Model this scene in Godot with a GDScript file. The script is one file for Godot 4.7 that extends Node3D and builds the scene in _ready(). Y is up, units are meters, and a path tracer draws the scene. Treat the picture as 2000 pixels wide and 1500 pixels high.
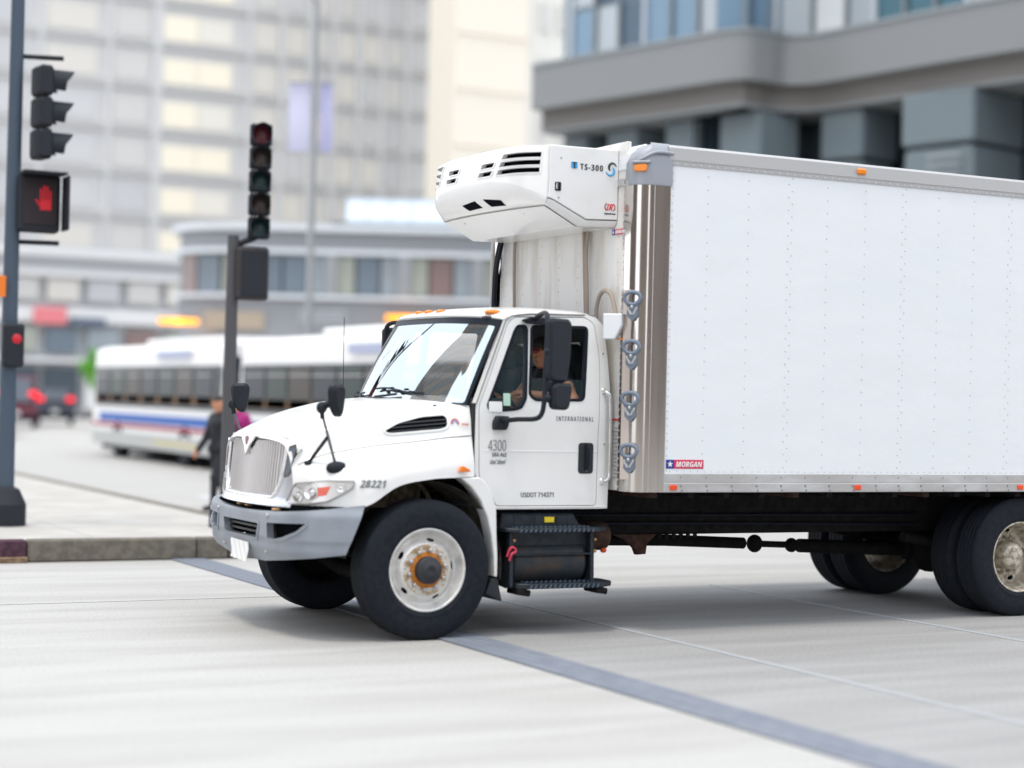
extends Node3D

var mats := {}
var used := {}
var rng := RandomNumberGenerator.new()

# ------------------------------------------------------------------ mesh builder
class MB:
	var v := PackedVector3Array()
	var n := PackedVector3Array()
	func tri(a: Vector3, b: Vector3, c: Vector3) -> void:
		var g := (b - a).cross(c - a)
		if g.length_squared() < 1e-16:
			return
		g = g.normalized()
		v.append_array([a, c, b]); n.append_array([g, g, g])
	func quad(a: Vector3, b: Vector3, c: Vector3, d: Vector3) -> void:
		tri(a, b, c); tri(a, c, d)
	func trin(a: Vector3, b: Vector3, c: Vector3, na: Vector3, nb: Vector3, nc: Vector3) -> void:
		var g := (b - a).cross(c - a)
		if g.length_squared() < 1e-18:
			return
		if g.dot(na + nb + nc) < 0.0:
			v.append_array([a, b, c]); n.append_array([na, nb, nc])
		else:
			v.append_array([a, c, b]); n.append_array([na, nc, nb])
	# rows of equal length, smooth shaded
	func grid(rows: Array, flip := false, wrap := false) -> void:
		var h := rows.size()
		var w: int = rows[0].size()
		var nn := []
		for i in h:
			var r := PackedVector3Array()
			for j in w:
				var i0 := maxi(i - 1, 0)
				var i1 := mini(i + 1, h - 1)
				var j0 := j - 1
				var j1 := j + 1
				if wrap:
					j0 = (j - 1 + w - 1) % (w - 1)
					j1 = (j + 1) % (w - 1) if j + 1 >= w else j + 1
					if j == w - 1: j1 = 1
				else:
					j0 = maxi(j0, 0); j1 = mini(j1, w - 1)
				var du: Vector3 = rows[i][j1] - rows[i][j0]
				var dv: Vector3 = rows[i1][j] - rows[i0][j]
				var g := du.cross(dv)
				if g.length_squared() < 1e-18:
					var k := i1 if i == 0 else i0
					du = rows[k][j1] - rows[k][j0]
					g = du.cross(dv)
				g = g.normalized()
				r.append(-g if flip else g)
			nn.append(r)
		for i in h - 1:
			for j in w - 1:
				trin(rows[i][j], rows[i][j + 1], rows[i + 1][j + 1], nn[i][j], nn[i][j + 1], nn[i + 1][j + 1])
				trin(rows[i][j], rows[i + 1][j + 1], rows[i + 1][j], nn[i][j], nn[i + 1][j + 1], nn[i + 1][j])
	func box(c: Vector3, s: Vector3, bev := 0.0, b := Basis.IDENTITY) -> void:
		var h := s * 0.5
		bev = minf(bev, minf(h.x, minf(h.y, h.z)) * 0.9)
		var poly := PackedVector2Array([Vector2(-h.x, -h.y), Vector2(h.x, -h.y), Vector2(h.x, h.y), Vector2(-h.x, h.y)])
		if bev > 0.0:
			poly = PackedVector2Array([Vector2(-h.x + bev, -h.y), Vector2(h.x - bev, -h.y), Vector2(h.x, -h.y + bev), Vector2(h.x, h.y - bev), Vector2(h.x - bev, h.y), Vector2(-h.x + bev, h.y), Vector2(-h.x, h.y - bev), Vector2(-h.x, -h.y + bev)])
		prism(poly, Transform3D(b, c - b.z * h.z), s.z, bev)
	# polygon in local xy (counter-clockwise), extruded to +z
	func prism(poly: PackedVector2Array, t: Transform3D, depth: float, bev := 0.0) -> void:
		if Geometry2D.is_polygon_clockwise(poly):
			poly = poly.duplicate(); poly.reverse()
		var m := poly.size()
		var inn := PackedVector2Array()
		var idx := PackedInt32Array()
		var inset := bev
		for attempt in 6:
			inn = PackedVector2Array()
			for i in m:
				var p := poly[i]
				var e0 := (p - poly[(i - 1 + m) % m]).normalized()
				var e1 := (poly[(i + 1) % m] - p).normalized()
				var n0 := Vector2(-e0.y, e0.x)
				var n1 := Vector2(-e1.y, e1.x)
				inn.append(p + (n0 + n1) * inset / maxf(0.35, 1.0 + n0.dot(n1)))
			idx = Geometry2D.triangulate_polygon(inn)
			if not idx.is_empty(): break
			inset *= 0.6
		var f := func(p: Vector2, z: float) -> Vector3: return t * Vector3(p.x, p.y, z)
		var bz := minf(bev, depth * 0.49)
		for i in m:
			var j := (i + 1) % m
			quad(f.call(poly[i], bz), f.call(poly[j], bz), f.call(poly[j], depth - bz), f.call(poly[i], depth - bz))
			if bev > 0.0:
				quad(f.call(poly[i], depth - bz), f.call(poly[j], depth - bz), f.call(inn[j], depth), f.call(inn[i], depth))
				quad(f.call(inn[i], 0.0), f.call(inn[j], 0.0), f.call(poly[j], bz), f.call(poly[i], bz))
		for q in range(0, idx.size(), 3):
			var a := inn[idx[q]]
			var b := inn[idx[q + 1]]
			var c := inn[idx[q + 2]]
			if (b - a).cross(c - a) < 0.0:
				var s := b
				b = c
				c = s
			tri(f.call(a, depth), f.call(b, depth), f.call(c, depth))
			tri(f.call(a, 0.0), f.call(c, 0.0), f.call(b, 0.0))
	func tube(pts: Array, r: Variant, seg := 8, closed := false, caps := true) -> void:
		var rows := []
		var m := pts.size()
		var up := Vector3.ZERO
		for i in m:
			var a: Vector3 = pts[(i - 1 + m) % m] if closed else pts[maxi(i - 1, 0)]
			var b: Vector3 = pts[(i + 1) % m] if closed else pts[mini(i + 1, m - 1)]
			var d := (b - a).normalized()
			if up == Vector3.ZERO:
				up = d.cross(Vector3.UP if absf(d.y) < 0.9 else Vector3.RIGHT).normalized()
			up = (up - d * up.dot(d)).normalized()
			var w := d.cross(up)
			var rr: float = r if not (r is Array) else r[i]
			var row := PackedVector3Array()
			for k in seg + 1:
				var q := TAU * k / seg
				row.append(pts[i] + (up * cos(q) + w * sin(q)) * rr)
			rows.append(row)
		if closed:
			rows.append(rows[0])
		grid(rows, false, true)
		if caps and not closed:
			for e in [0, m - 1]:
				for k in seg:
					if e == 0: tri(pts[0], rows[0][k + 1], rows[0][k])
					else: tri(pts[e], rows[e][k], rows[e][k + 1])
	# profile of (radius, along) turned about the z axis of t
	func lathe(prof: Array, t: Transform3D, seg := 32, flip := false) -> void:
		var rows := []
		for p in prof:
			var row := PackedVector3Array()
			for k in seg + 1:
				var q := TAU * k / seg
				row.append(t * Vector3(cos(q) * p.x, sin(q) * p.x, p.y))
			rows.append(row)
		grid(rows, flip, true)
	# the same with hard edges between the profile's segments
	func lathe_hard(prof: Array, t: Transform3D, seg := 32) -> void:
		for i in prof.size() - 1:
			lathe([prof[i], prof[i + 1]], t, seg)
	func ball(c: Vector3, r: Vector3, seg := 14, b := Basis.IDENTITY) -> void:
		var rows := []
		for i in seg + 1:
			var th := PI * i / seg
			var row := PackedVector3Array()
			for k in seg + 1:
				var q := TAU * k / seg
				row.append(c + b * Vector3(sin(th) * cos(q) * r.x, cos(th) * r.y, sin(th) * sin(q) * r.z))
			rows.append(row)
		grid(rows, true, true)
	# polygon with holes laid on a surface map(u, v, off), cut into cells so that it follows the curve; rims of depth thick
	func panel(map: Callable, outer: PackedVector2Array, holes: Array, step: Vector2, off := 0.0, thick := 0.0, sgn := 1.0) -> void:
		var lo := outer[0]
		var hi := outer[0]
		for p in outer:
			lo = lo.min(p); hi = hi.max(p)
		var nx := maxi(1, ceili((hi.x - lo.x) / step.x))
		var ny := maxi(1, ceili((hi.y - lo.y) / step.y))
		var hb := []
		for h in holes:
			var a: Vector2 = h[0]
			var b: Vector2 = h[0]
			for p in h:
				a = a.min(p); b = b.max(p)
			hb.append(Rect2(a, b - a))
		for i in nx:
			for j in ny:
				var c0 := lo + (hi - lo) * Vector2(float(i) / nx, float(j) / ny)
				var c1 := lo + (hi - lo) * Vector2(float(i + 1) / nx, float(j + 1) / ny)
				var cell := PackedVector2Array([c0, Vector2(c1.x, c0.y), c1, Vector2(c0.x, c1.y)])
				var pcs: Array = Geometry2D.intersect_polygons(outer, cell)
				for k in holes.size():
					if not hb[k].intersects(Rect2(c0, c1 - c0)):
						continue
					var nxt := []
					for q in pcs:
						nxt.append_array(Geometry2D.clip_polygons(q, holes[k]))
					pcs = nxt
				for q in pcs:
					var idx := Geometry2D.triangulate_polygon(q)
					for t in range(0, idx.size(), 3):
						var pp := []
						var nn := []
						for e in 3:
							var u: Vector2 = q[idx[t + e]]
							pp.append(map.call(u.x, u.y, off))
							nn.append(nrm(map, u, off) * sgn)
						trin(pp[0], pp[1], pp[2], nn[0], nn[1], nn[2])
		if thick > 0.0:
			var loops := [outer]
			loops.append_array(holes)
			for k in loops.size():
				var l: PackedVector2Array = loops[k]
				for i in l.size():
					var a := l[i]
					var b := l[(i + 1) % l.size()]
					var m := maxi(1, ceili(maxf(absf(b.x - a.x) / step.x, absf(b.y - a.y) / step.y)))
					for e in m:
						var a1 := a.lerp(b, float(e) / m)
						var b1 := a.lerp(b, float(e + 1) / m)
						quad(map.call(a1.x, a1.y, off), map.call(b1.x, b1.y, off), map.call(b1.x, b1.y, off - thick), map.call(a1.x, a1.y, off - thick))
	func nrm(map: Callable, u: Vector2, off: float) -> Vector3:
		var e := 0.004
		var a: Vector3 = map.call(u.x + e, u.y, off) - map.call(u.x - e, u.y, off)
		var b: Vector3 = map.call(u.x, u.y + e, off) - map.call(u.x, u.y - e, off)
		return a.cross(b).normalized()
	func done() -> ArrayMesh:
		var m := ArrayMesh.new()
		if v.is_empty():
			return m
		var a := []
		a.resize(Mesh.ARRAY_MAX)
		a[Mesh.ARRAY_VERTEX] = v
		a[Mesh.ARRAY_NORMAL] = n
		m.add_surface_from_arrays(Mesh.PRIMITIVE_TRIANGLES, a)
		return m

func V(x: float, y: float, z: float) -> Vector3: return Vector3(x, y, z)

func P2(a: Array) -> PackedVector2Array:
	var r := PackedVector2Array()
	for i in range(0, a.size(), 2):
		r.append(Vector2(a[i], a[i + 1]))
	return r

# polygon with rounded corners
func rounded(p: PackedVector2Array, r: float, k := 4) -> PackedVector2Array:
	var o := PackedVector2Array()
	var m := p.size()
	for i in m:
		var a := p[(i - 1 + m) % m] - p[i]
		var b := p[(i + 1) % m] - p[i]
		var q := minf(r, minf(a.length(), b.length()) * 0.45)
		var s := p[i] + a.normalized() * q
		var e := p[i] + b.normalized() * q
		for t in k + 1:
			var w := float(t) / k
			o.append(s.lerp(p[i], w).lerp(p[i].lerp(e, w), w))
	return o

func rect(x0: float, y0: float, x1: float, y1: float, r := 0.0) -> PackedVector2Array:
	var p := P2([x0, y0, x1, y0, x1, y1, x0, y1])
	return rounded(p, r) if r > 0.0 else p

func cr(p0: Variant, p1: Variant, p2: Variant, p3: Variant, t: float) -> Variant:
	return (p1 * 2.0 + (p2 - p0) * t + (p0 * 2.0 - p1 * 5.0 + p2 * 4.0 - p3) * t * t + (p1 * 3.0 - p0 - p2 * 3.0 + p3) * t * t * t) * 0.5

# smooth curve through points
func curve(c: Array, n: int) -> Array:
	var o := []
	var m := c.size()
	for i in m - 1:
		var a = c[i - 1] if i > 0 else c[0] * 2.0 - c[1]
		var d = c[i + 2] if i + 2 < m else c[m - 1] * 2.0 - c[m - 2]
		for k in n:
			o.append(cr(a, c[i], c[i + 1], d, float(k) / n))
	o.append(c[m - 1])
	return o

# a Catmull-Rom net through rows of points
func net(rows: Array, nu: int, nv: int) -> Array:
	var fine := []
	for r in rows:
		fine.append(curve(r, nu))
	var w: int = fine[0].size()
	var cols := []
	for j in w:
		var c := []
		for i in fine.size():
			c.append(fine[i][j])
		cols.append(curve(c, nv))
	var o := []
	for i in cols[0].size():
		var r := PackedVector3Array()
		for j in w:
			r.append(cols[j][i])
		o.append(r)
	return o

# ------------------------------------------------------------------ nodes
func numbered(s: String) -> String:
	used[s] = used.get(s, -1) + 1
	return s if used[s] == 0 else "%s_%03d" % [s, used[s]]

func put(called: String, mesh: Mesh, m: Material, parent: Node = self) -> MeshInstance3D:
	var o := MeshInstance3D.new()
	o.mesh = mesh
	o.material_override = m
	if parent == self:
		o.name = numbered(called)
		add_child(o)
	else:
		part_name(o, called, parent)
	return o

func part_name(o: Node, called: String, parent: Node) -> void:
	var s := called
	var k := 0
	while parent.has_node(NodePath(s)):
		k += 1
		s = "%s_%03d" % [called, k]
	o.name = s
	parent.add_child(o)

func obj(called: String, mb: MB, m: Material, parent: Node = self) -> MeshInstance3D:
	return put(called, mb.done(), m, parent)

func tag(o: Node, label: String, category: String, group := "") -> Node:
	o.set_meta("label", label)
	o.set_meta("category", category)
	if group: o.set_meta("group", group)
	return o

func thing(called: String, label: String, category: String, at := Vector3.ZERO, turn := 0.0, group := "") -> Node3D:
	var o := Node3D.new()
	o.name = numbered(called)
	add_child(o)
	o.position = at
	o.rotation.y = turn
	tag(o, label, category, group)
	return o

func structure(o: Node) -> Node:
	o.set_meta("kind", "structure")
	return o

func stuff(o: Node) -> Node:
	o.set_meta("kind", "stuff")
	return o

func words(s: String, width: float, height: float, at: Vector3, b: Basis, m: Material, called: String, parent: Node, bold := true, font := "Droid Sans", depth := 0.003, slant := 0.0, spread := 0) -> void:
	var f := SystemFont.new()
	f.font_names = PackedStringArray([font])
	f.font_weight = 700 if bold else 400
	var t := TextMesh.new()
	t.text = s
	var fv := FontVariation.new()
	fv.base_font = f
	fv.spacing_glyph = spread
	t.font = fv
	t.font_size = 48
	t.depth = 0.02
	t.curve_step = 2.0
	t.pixel_size = 0.01
	var bb := t.get_aabb()
	var o := put(called, t, m, parent)
	var sx := width / maxf(bb.size.x, 0.001)
	var sy := height / maxf(bb.size.y, 0.001)
	var bs := Basis(b.x * sx, b.y * sy + b.x * slant * sy, b.z * (depth / 0.02))
	o.transform = Transform3D(bs, at - bs * bb.get_center())

# a body: tapered capsules joined smoothly, meshed as surface nets. bones: [a, b, ra, rb]
func body_mesh(bones: Array, cell: float, k: float, grow := 0.0) -> ArrayMesh:
	var lo := Vector3.INF
	var hi := -Vector3.INF
	for q in bones:
		var r: float = maxf(q[2], q[3]) + grow + k + cell * 3.0
		lo = lo.min(q[0] - Vector3.ONE * r).min(q[1] - Vector3.ONE * r)
		hi = hi.max(q[0] + Vector3.ONE * r).max(q[1] + Vector3.ONE * r)
	var nx := int((hi.x - lo.x) / cell) + 2
	var ny := int((hi.y - lo.y) / cell) + 2
	var nz := int((hi.z - lo.z) / cell) + 2
	var f := PackedFloat32Array()
	f.resize(nx * ny * nz)
	f.fill(10.0)
	var near := {}
	for q in bones:
		var a: Vector3 = q[0]
		var b: Vector3 = q[1]
		var ra: float = q[2] + grow
		var rb: float = q[3] + grow
		var r := maxf(ra, rb) + k + cell * 2.0
		var l := ((a.min(b) - Vector3.ONE * r) - lo) / cell
		var h := ((a.max(b) + Vector3.ONE * r) - lo) / cell
		var ab := b - a
		var inv := 1.0 / maxf(ab.length_squared(), 1e-9)
		for i in range(maxi(int(l.x), 0), mini(int(h.x) + 1, nx)):
			for j in range(maxi(int(l.y), 0), mini(int(h.y) + 1, ny)):
				var base := (i * ny + j) * nz
				for m in range(maxi(int(l.z), 0), mini(int(h.z) + 1, nz)):
					var p := lo + Vector3(i, j, m) * cell
					var t := clampf((p - a).dot(ab) * inv, 0.0, 1.0)
					var d := p.distance_to(a + ab * t) - lerpf(ra, rb, t)
					var o := f[base + m]
					if o < 5.0:
						var w := maxf(k - absf(o - d), 0.0) / k
						d = minf(o, d) - w * w * k * 0.25
					if d < r:
						f[base + m] = d
						if absf(d) < cell * 2.0 + k * 0.3:
							near[base + m] = true
	var vid := {}
	var pos := PackedVector3Array()
	var sy := nz
	var sx := ny * nz
	var cells := {}
	for c: int in near:
		for dx in 2:
			for dy in 2:
				for dz in 2:
					cells[c - dx * sx - dy * sy - dz] = true
	var offs := [0, 1, sy, sy + 1, sx, sx + 1, sx + sy, sx + sy + 1]
	var ed := [[0, 1], [0, 2], [0, 4], [1, 3], [1, 5], [2, 3], [2, 6], [3, 7], [4, 5], [4, 6], [5, 7], [6, 7]]
	for c: int in cells:
		if c < 0: continue
		var i := c / sx
		var j := (c / sy) % ny
		var m := c % nz
		if i >= nx - 1 or j >= ny - 1 or m >= nz - 1: continue
		var val := []
		var neg := 0
		for o in offs:
			val.append(f[c + o])
			if f[c + o] < 0.0: neg += 1
		if neg == 0 or neg == 8: continue
		var sum := Vector3.ZERO
		var cnt := 0
		for e in ed:
			var p: float = val[e[0]]
			var q: float = val[e[1]]
			if (p < 0.0) == (q < 0.0): continue
			var t := p / (p - q)
			var pa := Vector3(e[0] >> 2, (e[0] >> 1) & 1, e[0] & 1)
			var pb := Vector3(e[1] >> 2, (e[1] >> 1) & 1, e[1] & 1)
			sum += pa.lerp(pb, t)
			cnt += 1
		vid[c] = pos.size()
		pos.append(lo + (Vector3(i, j, m) + sum / cnt) * cell)
	var idx := PackedInt32Array()
	for c: int in vid:
		var here := f[c] < 0.0
		for ax in [[sx, sy, 1], [sy, 1, sx], [1, sx, sy]]:
			var o: int = c + ax[0]
			if o >= f.size() or (f[o] < 0.0) == here: continue
			var q0: int = c - ax[1] - ax[2]
			var q1: int = c - ax[2]
			var q3: int = c - ax[1]
			if not (vid.has(q0) and vid.has(q1) and vid.has(q3)): continue
			var s := [vid[q0], vid[q1], vid[c], vid[q3]]
			if not here: s.reverse()
			idx.append_array([s[0], s[2], s[1], s[0], s[3], s[2]])
	var nn := PackedVector3Array()
	nn.resize(pos.size())
	for t in range(0, idx.size(), 3):
		var g := (pos[idx[t + 2]] - pos[idx[t]]).cross(pos[idx[t + 1]] - pos[idx[t]])
		for e in 3:
			nn[idx[t + e]] += g
	for i in nn.size():
		nn[i] = nn[i].normalized()
	var am := ArrayMesh.new()
	var arr := []
	arr.resize(Mesh.ARRAY_MAX)
	arr[Mesh.ARRAY_VERTEX] = pos
	arr[Mesh.ARRAY_NORMAL] = nn
	arr[Mesh.ARRAY_INDEX] = idx
	am.add_surface_from_arrays(Mesh.PRIMITIVE_TRIANGLES, arr)
	return am

# ------------------------------------------------------------------ materials
func mat(key: String, c: Color, rough := 0.5, metal := 0.0) -> StandardMaterial3D:
	var m := StandardMaterial3D.new()
	m.albedo_color = c.linear_to_srgb()
	m.roughness = rough
	m.metallic = metal
	m.resource_name = key
	mats[key] = m
	return m

func noise(freq: float, oct: int, lo: Color, hi: Color, seed_: int, size := 512, a := 0.3, b := 0.7) -> NoiseTexture2D:
	var f := FastNoiseLite.new()
	f.seed = seed_
	f.frequency = freq
	f.fractal_octaves = oct
	f.fractal_gain = 0.55
	var g := Gradient.new()
	g.set_color(0, lo.linear_to_srgb())
	g.set_color(1, hi.linear_to_srgb())
	g.set_offset(0, a)
	g.set_offset(1, b)
	var t := NoiseTexture2D.new()
	t.noise = f
	t.seamless = true
	t.width = size
	t.height = size
	t.color_ramp = g
	return t

func dirty(key: String, lo: Color, hi: Color, rough: float, metal: float, freq: float, scale: Vector3, seed_: int, world := false, a := 0.3, b := 0.7) -> StandardMaterial3D:
	var m := mat(key, Color.WHITE, rough, metal)
	m.albedo_texture = noise(freq, 5, lo, hi, seed_, 512, a, b)
	m.uv1_triplanar = true
	m.uv1_world_triplanar = world
	m.uv1_scale = scale
	return m

func grey(k: float) -> Color: return Color(k, k, k)

func side_z(y: float) -> float:
	return 1.02 - (0.09 * pow((y - 1.7) / 0.76, 1.3) if y > 1.7 else 0.0)

func cab_map(s: float) -> Callable:
	return func(x: float, y: float, off: float) -> Vector3:
		var back := maxf(0.0, x - 1.52)
		return Vector3(x, y, s * (side_z(y) - back * back * 2.2 + off))

func plan_map(ctrl: Array, lean: float, y0: float) -> Callable:
	var pts := []
	for i in range(ctrl.size() - 1, 0, -1):
		pts.append(Vector2(ctrl[i].x, -ctrl[i].y))
	pts.append_array(ctrl)
	var c := curve(pts, 12)
	var s := PackedFloat32Array([0.0])
	for i in range(1, c.size()):
		s.append(s[i - 1] + c[i].distance_to(c[i - 1]))
	var half := s[s.size() - 1] * 0.5
	return func(u: float, y: float, off: float) -> Vector3:
		var w := clampf(u + half, 0.0, half * 2.0)
		var k := clampi(s.bsearch(w), 1, s.size() - 1)
		var t := (w - s[k - 1]) / maxf(s[k] - s[k - 1], 1e-6)
		var p: Vector2 = c[k - 1].lerp(c[k], t)
		var k0 := maxi(k - 2, 0)
		var k1 := mini(k + 1, c.size() - 1)
		var d: Vector2 = (c[k1] - c[k0]).normalized()
		return Vector3(p.x - d.y * off + lean * (y - y0), y, p.y + d.x * off)


func hood_rows() -> Array:
	var arch := func(x: float) -> float: return 0.52 + sqrt(maxf(0.4489 - x * x, 0.0))
	return [
		[V(-1.0, 1.455, 0), V(-0.985, 1.452, 0.35), V(-0.955, 1.425, 0.60), V(-0.945, 1.36, 0.69), V(-0.935, 1.28, 0.73), V(-0.93, 1.19, 0.755), V(-0.93, 1.12, 0.77), V(-0.935, 1.05, 0.77), V(-0.945, 0.985, 0.765)],
		[V(-0.97, 1.50, 0), V(-0.955, 1.495, 0.355), V(-0.92, 1.455, 0.625), V(-0.905, 1.38, 0.71), V(-0.895, 1.295, 0.75), V(-0.89, 1.21, 0.80), V(-0.885, 1.13, 0.835), V(-0.885, 1.055, 0.85), V(-0.89, 0.985, 0.85)],
		[V(-0.88, 1.545, 0), V(-0.87, 1.54, 0.36), V(-0.85, 1.49, 0.645), V(-0.84, 1.405, 0.73), V(-0.84, 1.325, 0.77), V(-0.835, 1.245, 0.85), V(-0.83, 1.16, 0.905), V(-0.82, 1.07, 0.93), V(-0.825, 0.985, 0.935)],
		[V(-0.70, 1.625, 0), V(-0.70, 1.62, 0.365), V(-0.70, 1.56, 0.665), V(-0.70, 1.465, 0.75), V(-0.70, 1.375, 0.79), V(-0.71, 1.30, 0.91), V(-0.70, 1.205, 1.0), V(-0.70, 1.10, 1.035), V(-0.70, 0.985, 1.04)],
		[V(-0.55, 1.675, 0), V(-0.55, 1.67, 0.38), V(-0.55, 1.61, 0.69), V(-0.55, 1.51, 0.775), V(-0.55, 1.405, 0.815), V(-0.55, 1.335, 0.955), V(-0.55, 1.24, 1.075), V(-0.55, 1.12, 1.12), V(-0.55, 0.985, 1.125)],
		[V(-0.45, 1.70, 0), V(-0.45, 1.695, 0.4), V(-0.45, 1.635, 0.71), V(-0.45, 1.535, 0.795), V(-0.45, 1.425, 0.835), V(-0.45, 1.36, 0.98), V(-0.45, 1.27, 1.10), V(-0.45, 1.15, 1.145), V(-0.45, arch.call(-0.45), 1.15)],
		[V(-0.25, 1.745, 0), V(-0.25, 1.74, 0.42), V(-0.25, 1.68, 0.745), V(-0.25, 1.575, 0.83), V(-0.25, 1.455, 0.87), V(-0.25, 1.39, 1.005), V(-0.25, 1.315, 1.11), V(-0.25, 1.23, 1.155), V(-0.25, arch.call(-0.25), 1.16)],
		[V(0, 1.775, 0), V(0, 1.77, 0.44), V(0, 1.715, 0.79), V(0, 1.61, 0.875), V(0, 1.485, 0.915), V(0, 1.415, 1.015), V(0, 1.35, 1.105), V(0, 1.275, 1.15), V(0, arch.call(0.0), 1.16)],
		[V(0.2, 1.795, 0), V(0.2, 1.79, 0.46), V(0.2, 1.745, 0.835), V(0.2, 1.635, 0.915), V(0.2, 1.515, 0.955), V(0.2, 1.435, 1.02), V(0.2, 1.36, 1.085), V(0.2, 1.29, 1.115), V(0.2, 1.20, 1.12)],
		[V(0.405, 1.812, 0), V(0.405, 1.806, 0.47), V(0.405, 1.768, 0.885), V(0.405, 1.67, 0.968), V(0.405, 1.54, 0.995), V(0.405, 1.44, 1.02), V(0.405, 1.36, 1.045), V(0.405, 1.29, 1.06), V(0.405, 1.207, 1.065)],
	]

func mirrored(rows: Array, s: float) -> Array:
	if s > 0: return rows
	var o := []
	for r in rows:
		var q := []
		for p in r: q.append(Vector3(p.x, p.y, -p.z))
		o.append(q)
	return o

func wheel(parent: Node3D, x: float, z: float, s: float, dual: bool) -> void:
	# z is the middle of the tyre; s = +1 for the near side
	var W := Node3D.new()
	part_name(W, "wheel", parent)
	W.position = V(x, 0.52, z)
	if s < 0: W.rotation.y = PI
	var t := Transform3D.IDENTITY
	var tyre := MB.new()
	var prof := [Vector2(0.292, -0.10), Vector2(0.31, -0.128), Vector2(0.36, -0.142), Vector2(0.41, -0.146), Vector2(0.455, -0.14), Vector2(0.492, -0.128), Vector2(0.513, -0.112), Vector2(0.519, -0.10)]
	for g in [-0.062, -0.02, 0.02, 0.062]:
		prof.append_array([Vector2(0.5205, g - 0.007), Vector2(0.508, g - 0.0045), Vector2(0.508, g + 0.0045), Vector2(0.5205, g + 0.007)])
	prof.append_array([Vector2(0.519, 0.10), Vector2(0.513, 0.112), Vector2(0.503, 0.120), Vector2(0.500, 0.121), Vector2(0.492, 0.128), Vector2(0.470, 0.136), Vector2(0.455, 0.14), Vector2(0.447, 0.1405), Vector2(0.443, 0.143), Vector2(0.41, 0.146), Vector2(0.37, 0.1435), Vector2(0.352, 0.141), Vector2(0.348, 0.144), Vector2(0.335, 0.142), Vector2(0.31, 0.128), Vector2(0.292, 0.10)])
	tyre.lathe(prof, t, 72)
	obj("tyre", tyre, mats.rubber, W)
	var rim := MB.new()
	if not dual:
		rim.lathe([Vector2(0.290, 0.10), Vector2(0.305, 0.118), Vector2(0.311, 0.126), Vector2(0.309, 0.133), Vector2(0.300, 0.134), Vector2(0.292, 0.128), Vector2(0.287, 0.115), Vector2(0.284, 0.098), Vector2(0.272, 0.080), Vector2(0.262, 0.060), Vector2(0.250, 0.055), Vector2(0.232, 0.064), Vector2(0.212, 0.086), Vector2(0.198, 0.100), Vector2(0.190, 0.105)], t, 56)
		var dc := MB.new()
		dc.lathe([Vector2(0.190, 0.105), Vector2(0.182, 0.1075), Vector2(0.175, 0.108), Vector2(0.09, 0.108)], t, 40)
		obj("wheel_disc", dc, mats.disc, W)
	else:
		rim.lathe([Vector2(0.290, 0.10), Vector2(0.305, 0.118), Vector2(0.311, 0.126), Vector2(0.309, 0.133), Vector2(0.300, 0.134), Vector2(0.292, 0.125), Vector2(0.285, 0.10), Vector2(0.272, 0.07), Vector2(0.268, 0.0), Vector2(0.262, -0.05), Vector2(0.245, -0.085), Vector2(0.215, -0.10), Vector2(0.19, -0.098), Vector2(0.10, -0.098)], t, 56)
	obj("rim", rim, mats.rim_dual if dual else mats.rim, W)
	var back := MB.new()
	back.lathe([Vector2(0.29, -0.11), Vector2(0.27, -0.09), Vector2(0.262, 0.03 if not dual else -0.09), Vector2(0.22, 0.03 if not dual else -0.105), Vector2(0.0, 0.03 if not dual else -0.106)], t, 32)
	obj("brake_drum", back, mats.chassis, W)
	var zf := 0.108 if not dual else -0.098
	if not dual:
		var rust := MB.new()
		rust.lathe([Vector2(0.134, zf + 0.001), Vector2(0.130, zf + 0.006), Vector2(0.10, zf + 0.012), Vector2(0.09, zf + 0.016)], t, 40)
		obj("rust_ring", rust, mats.rust, W)
		var hub := MB.new()
		hub.lathe([Vector2(0.102, zf + 0.004), Vector2(0.101, zf + 0.055), Vector2(0.092, zf + 0.066), Vector2(0.062, zf + 0.070), Vector2(0.055, zf + 0.082), Vector2(0.03, zf + 0.088), Vector2(0.026, zf + 0.080), Vector2(0.0, zf + 0.080)], t, 32)
		obj("hub", hub, mats.hub, W)
	else:
		var hub := MB.new()
		hub.lathe([Vector2(0.125, zf), Vector2(0.12, zf + 0.12), Vector2(0.105, zf + 0.16), Vector2(0.07, zf + 0.175), Vector2(0.0, zf + 0.178)], t, 28)
		obj("hub", hub, mats.rim_dual, W)
	for k in 10:
		var q := TAU * (k + 0.3) / 10.0
		var nut := MB.new()
		var r := 0.146 if not dual else 0.16
		nut.lathe_hard([Vector2(0.017, zf), Vector2(0.016, zf + 0.026), Vector2(0.009, zf + 0.031), Vector2(0.009, zf + 0.042), Vector2(0.0, zf + 0.042)], Transform3D(Basis.IDENTITY, V(cos(q) * r, sin(q) * r, 0)), 6)
		obj("lug_nut", nut, mats.steel if not dual else mats.rim_dual, W)
	for k in 5:
		var q := TAU * (k + 0.1) / 5.0
		var hh := MB.new()
		var r := 0.222 if not dual else 0.225
		var zz := 0.0735 if not dual else -0.092
		var nx := Vector2(0.85, 0.52) if not dual else Vector2(-0.5, 0.86)
		var rad := V(cos(q), sin(q), 0)
		var nor := (rad * nx.x * 0.9 + V(0, 0, 1) * nx.y).normalized()
		var tan := V(-sin(q), cos(q), 0)
		hh.lathe([Vector2(0.0, 0.004), Vector2(0.9, 0.003), Vector2(1.0, -0.004)], Transform3D(Basis(tan * 0.032, tan.cross(nor) * 0.019, nor), rad * r + V(0, 0, zz)), 16)
		obj("hand_hole", hh, mats.black, W)
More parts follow.
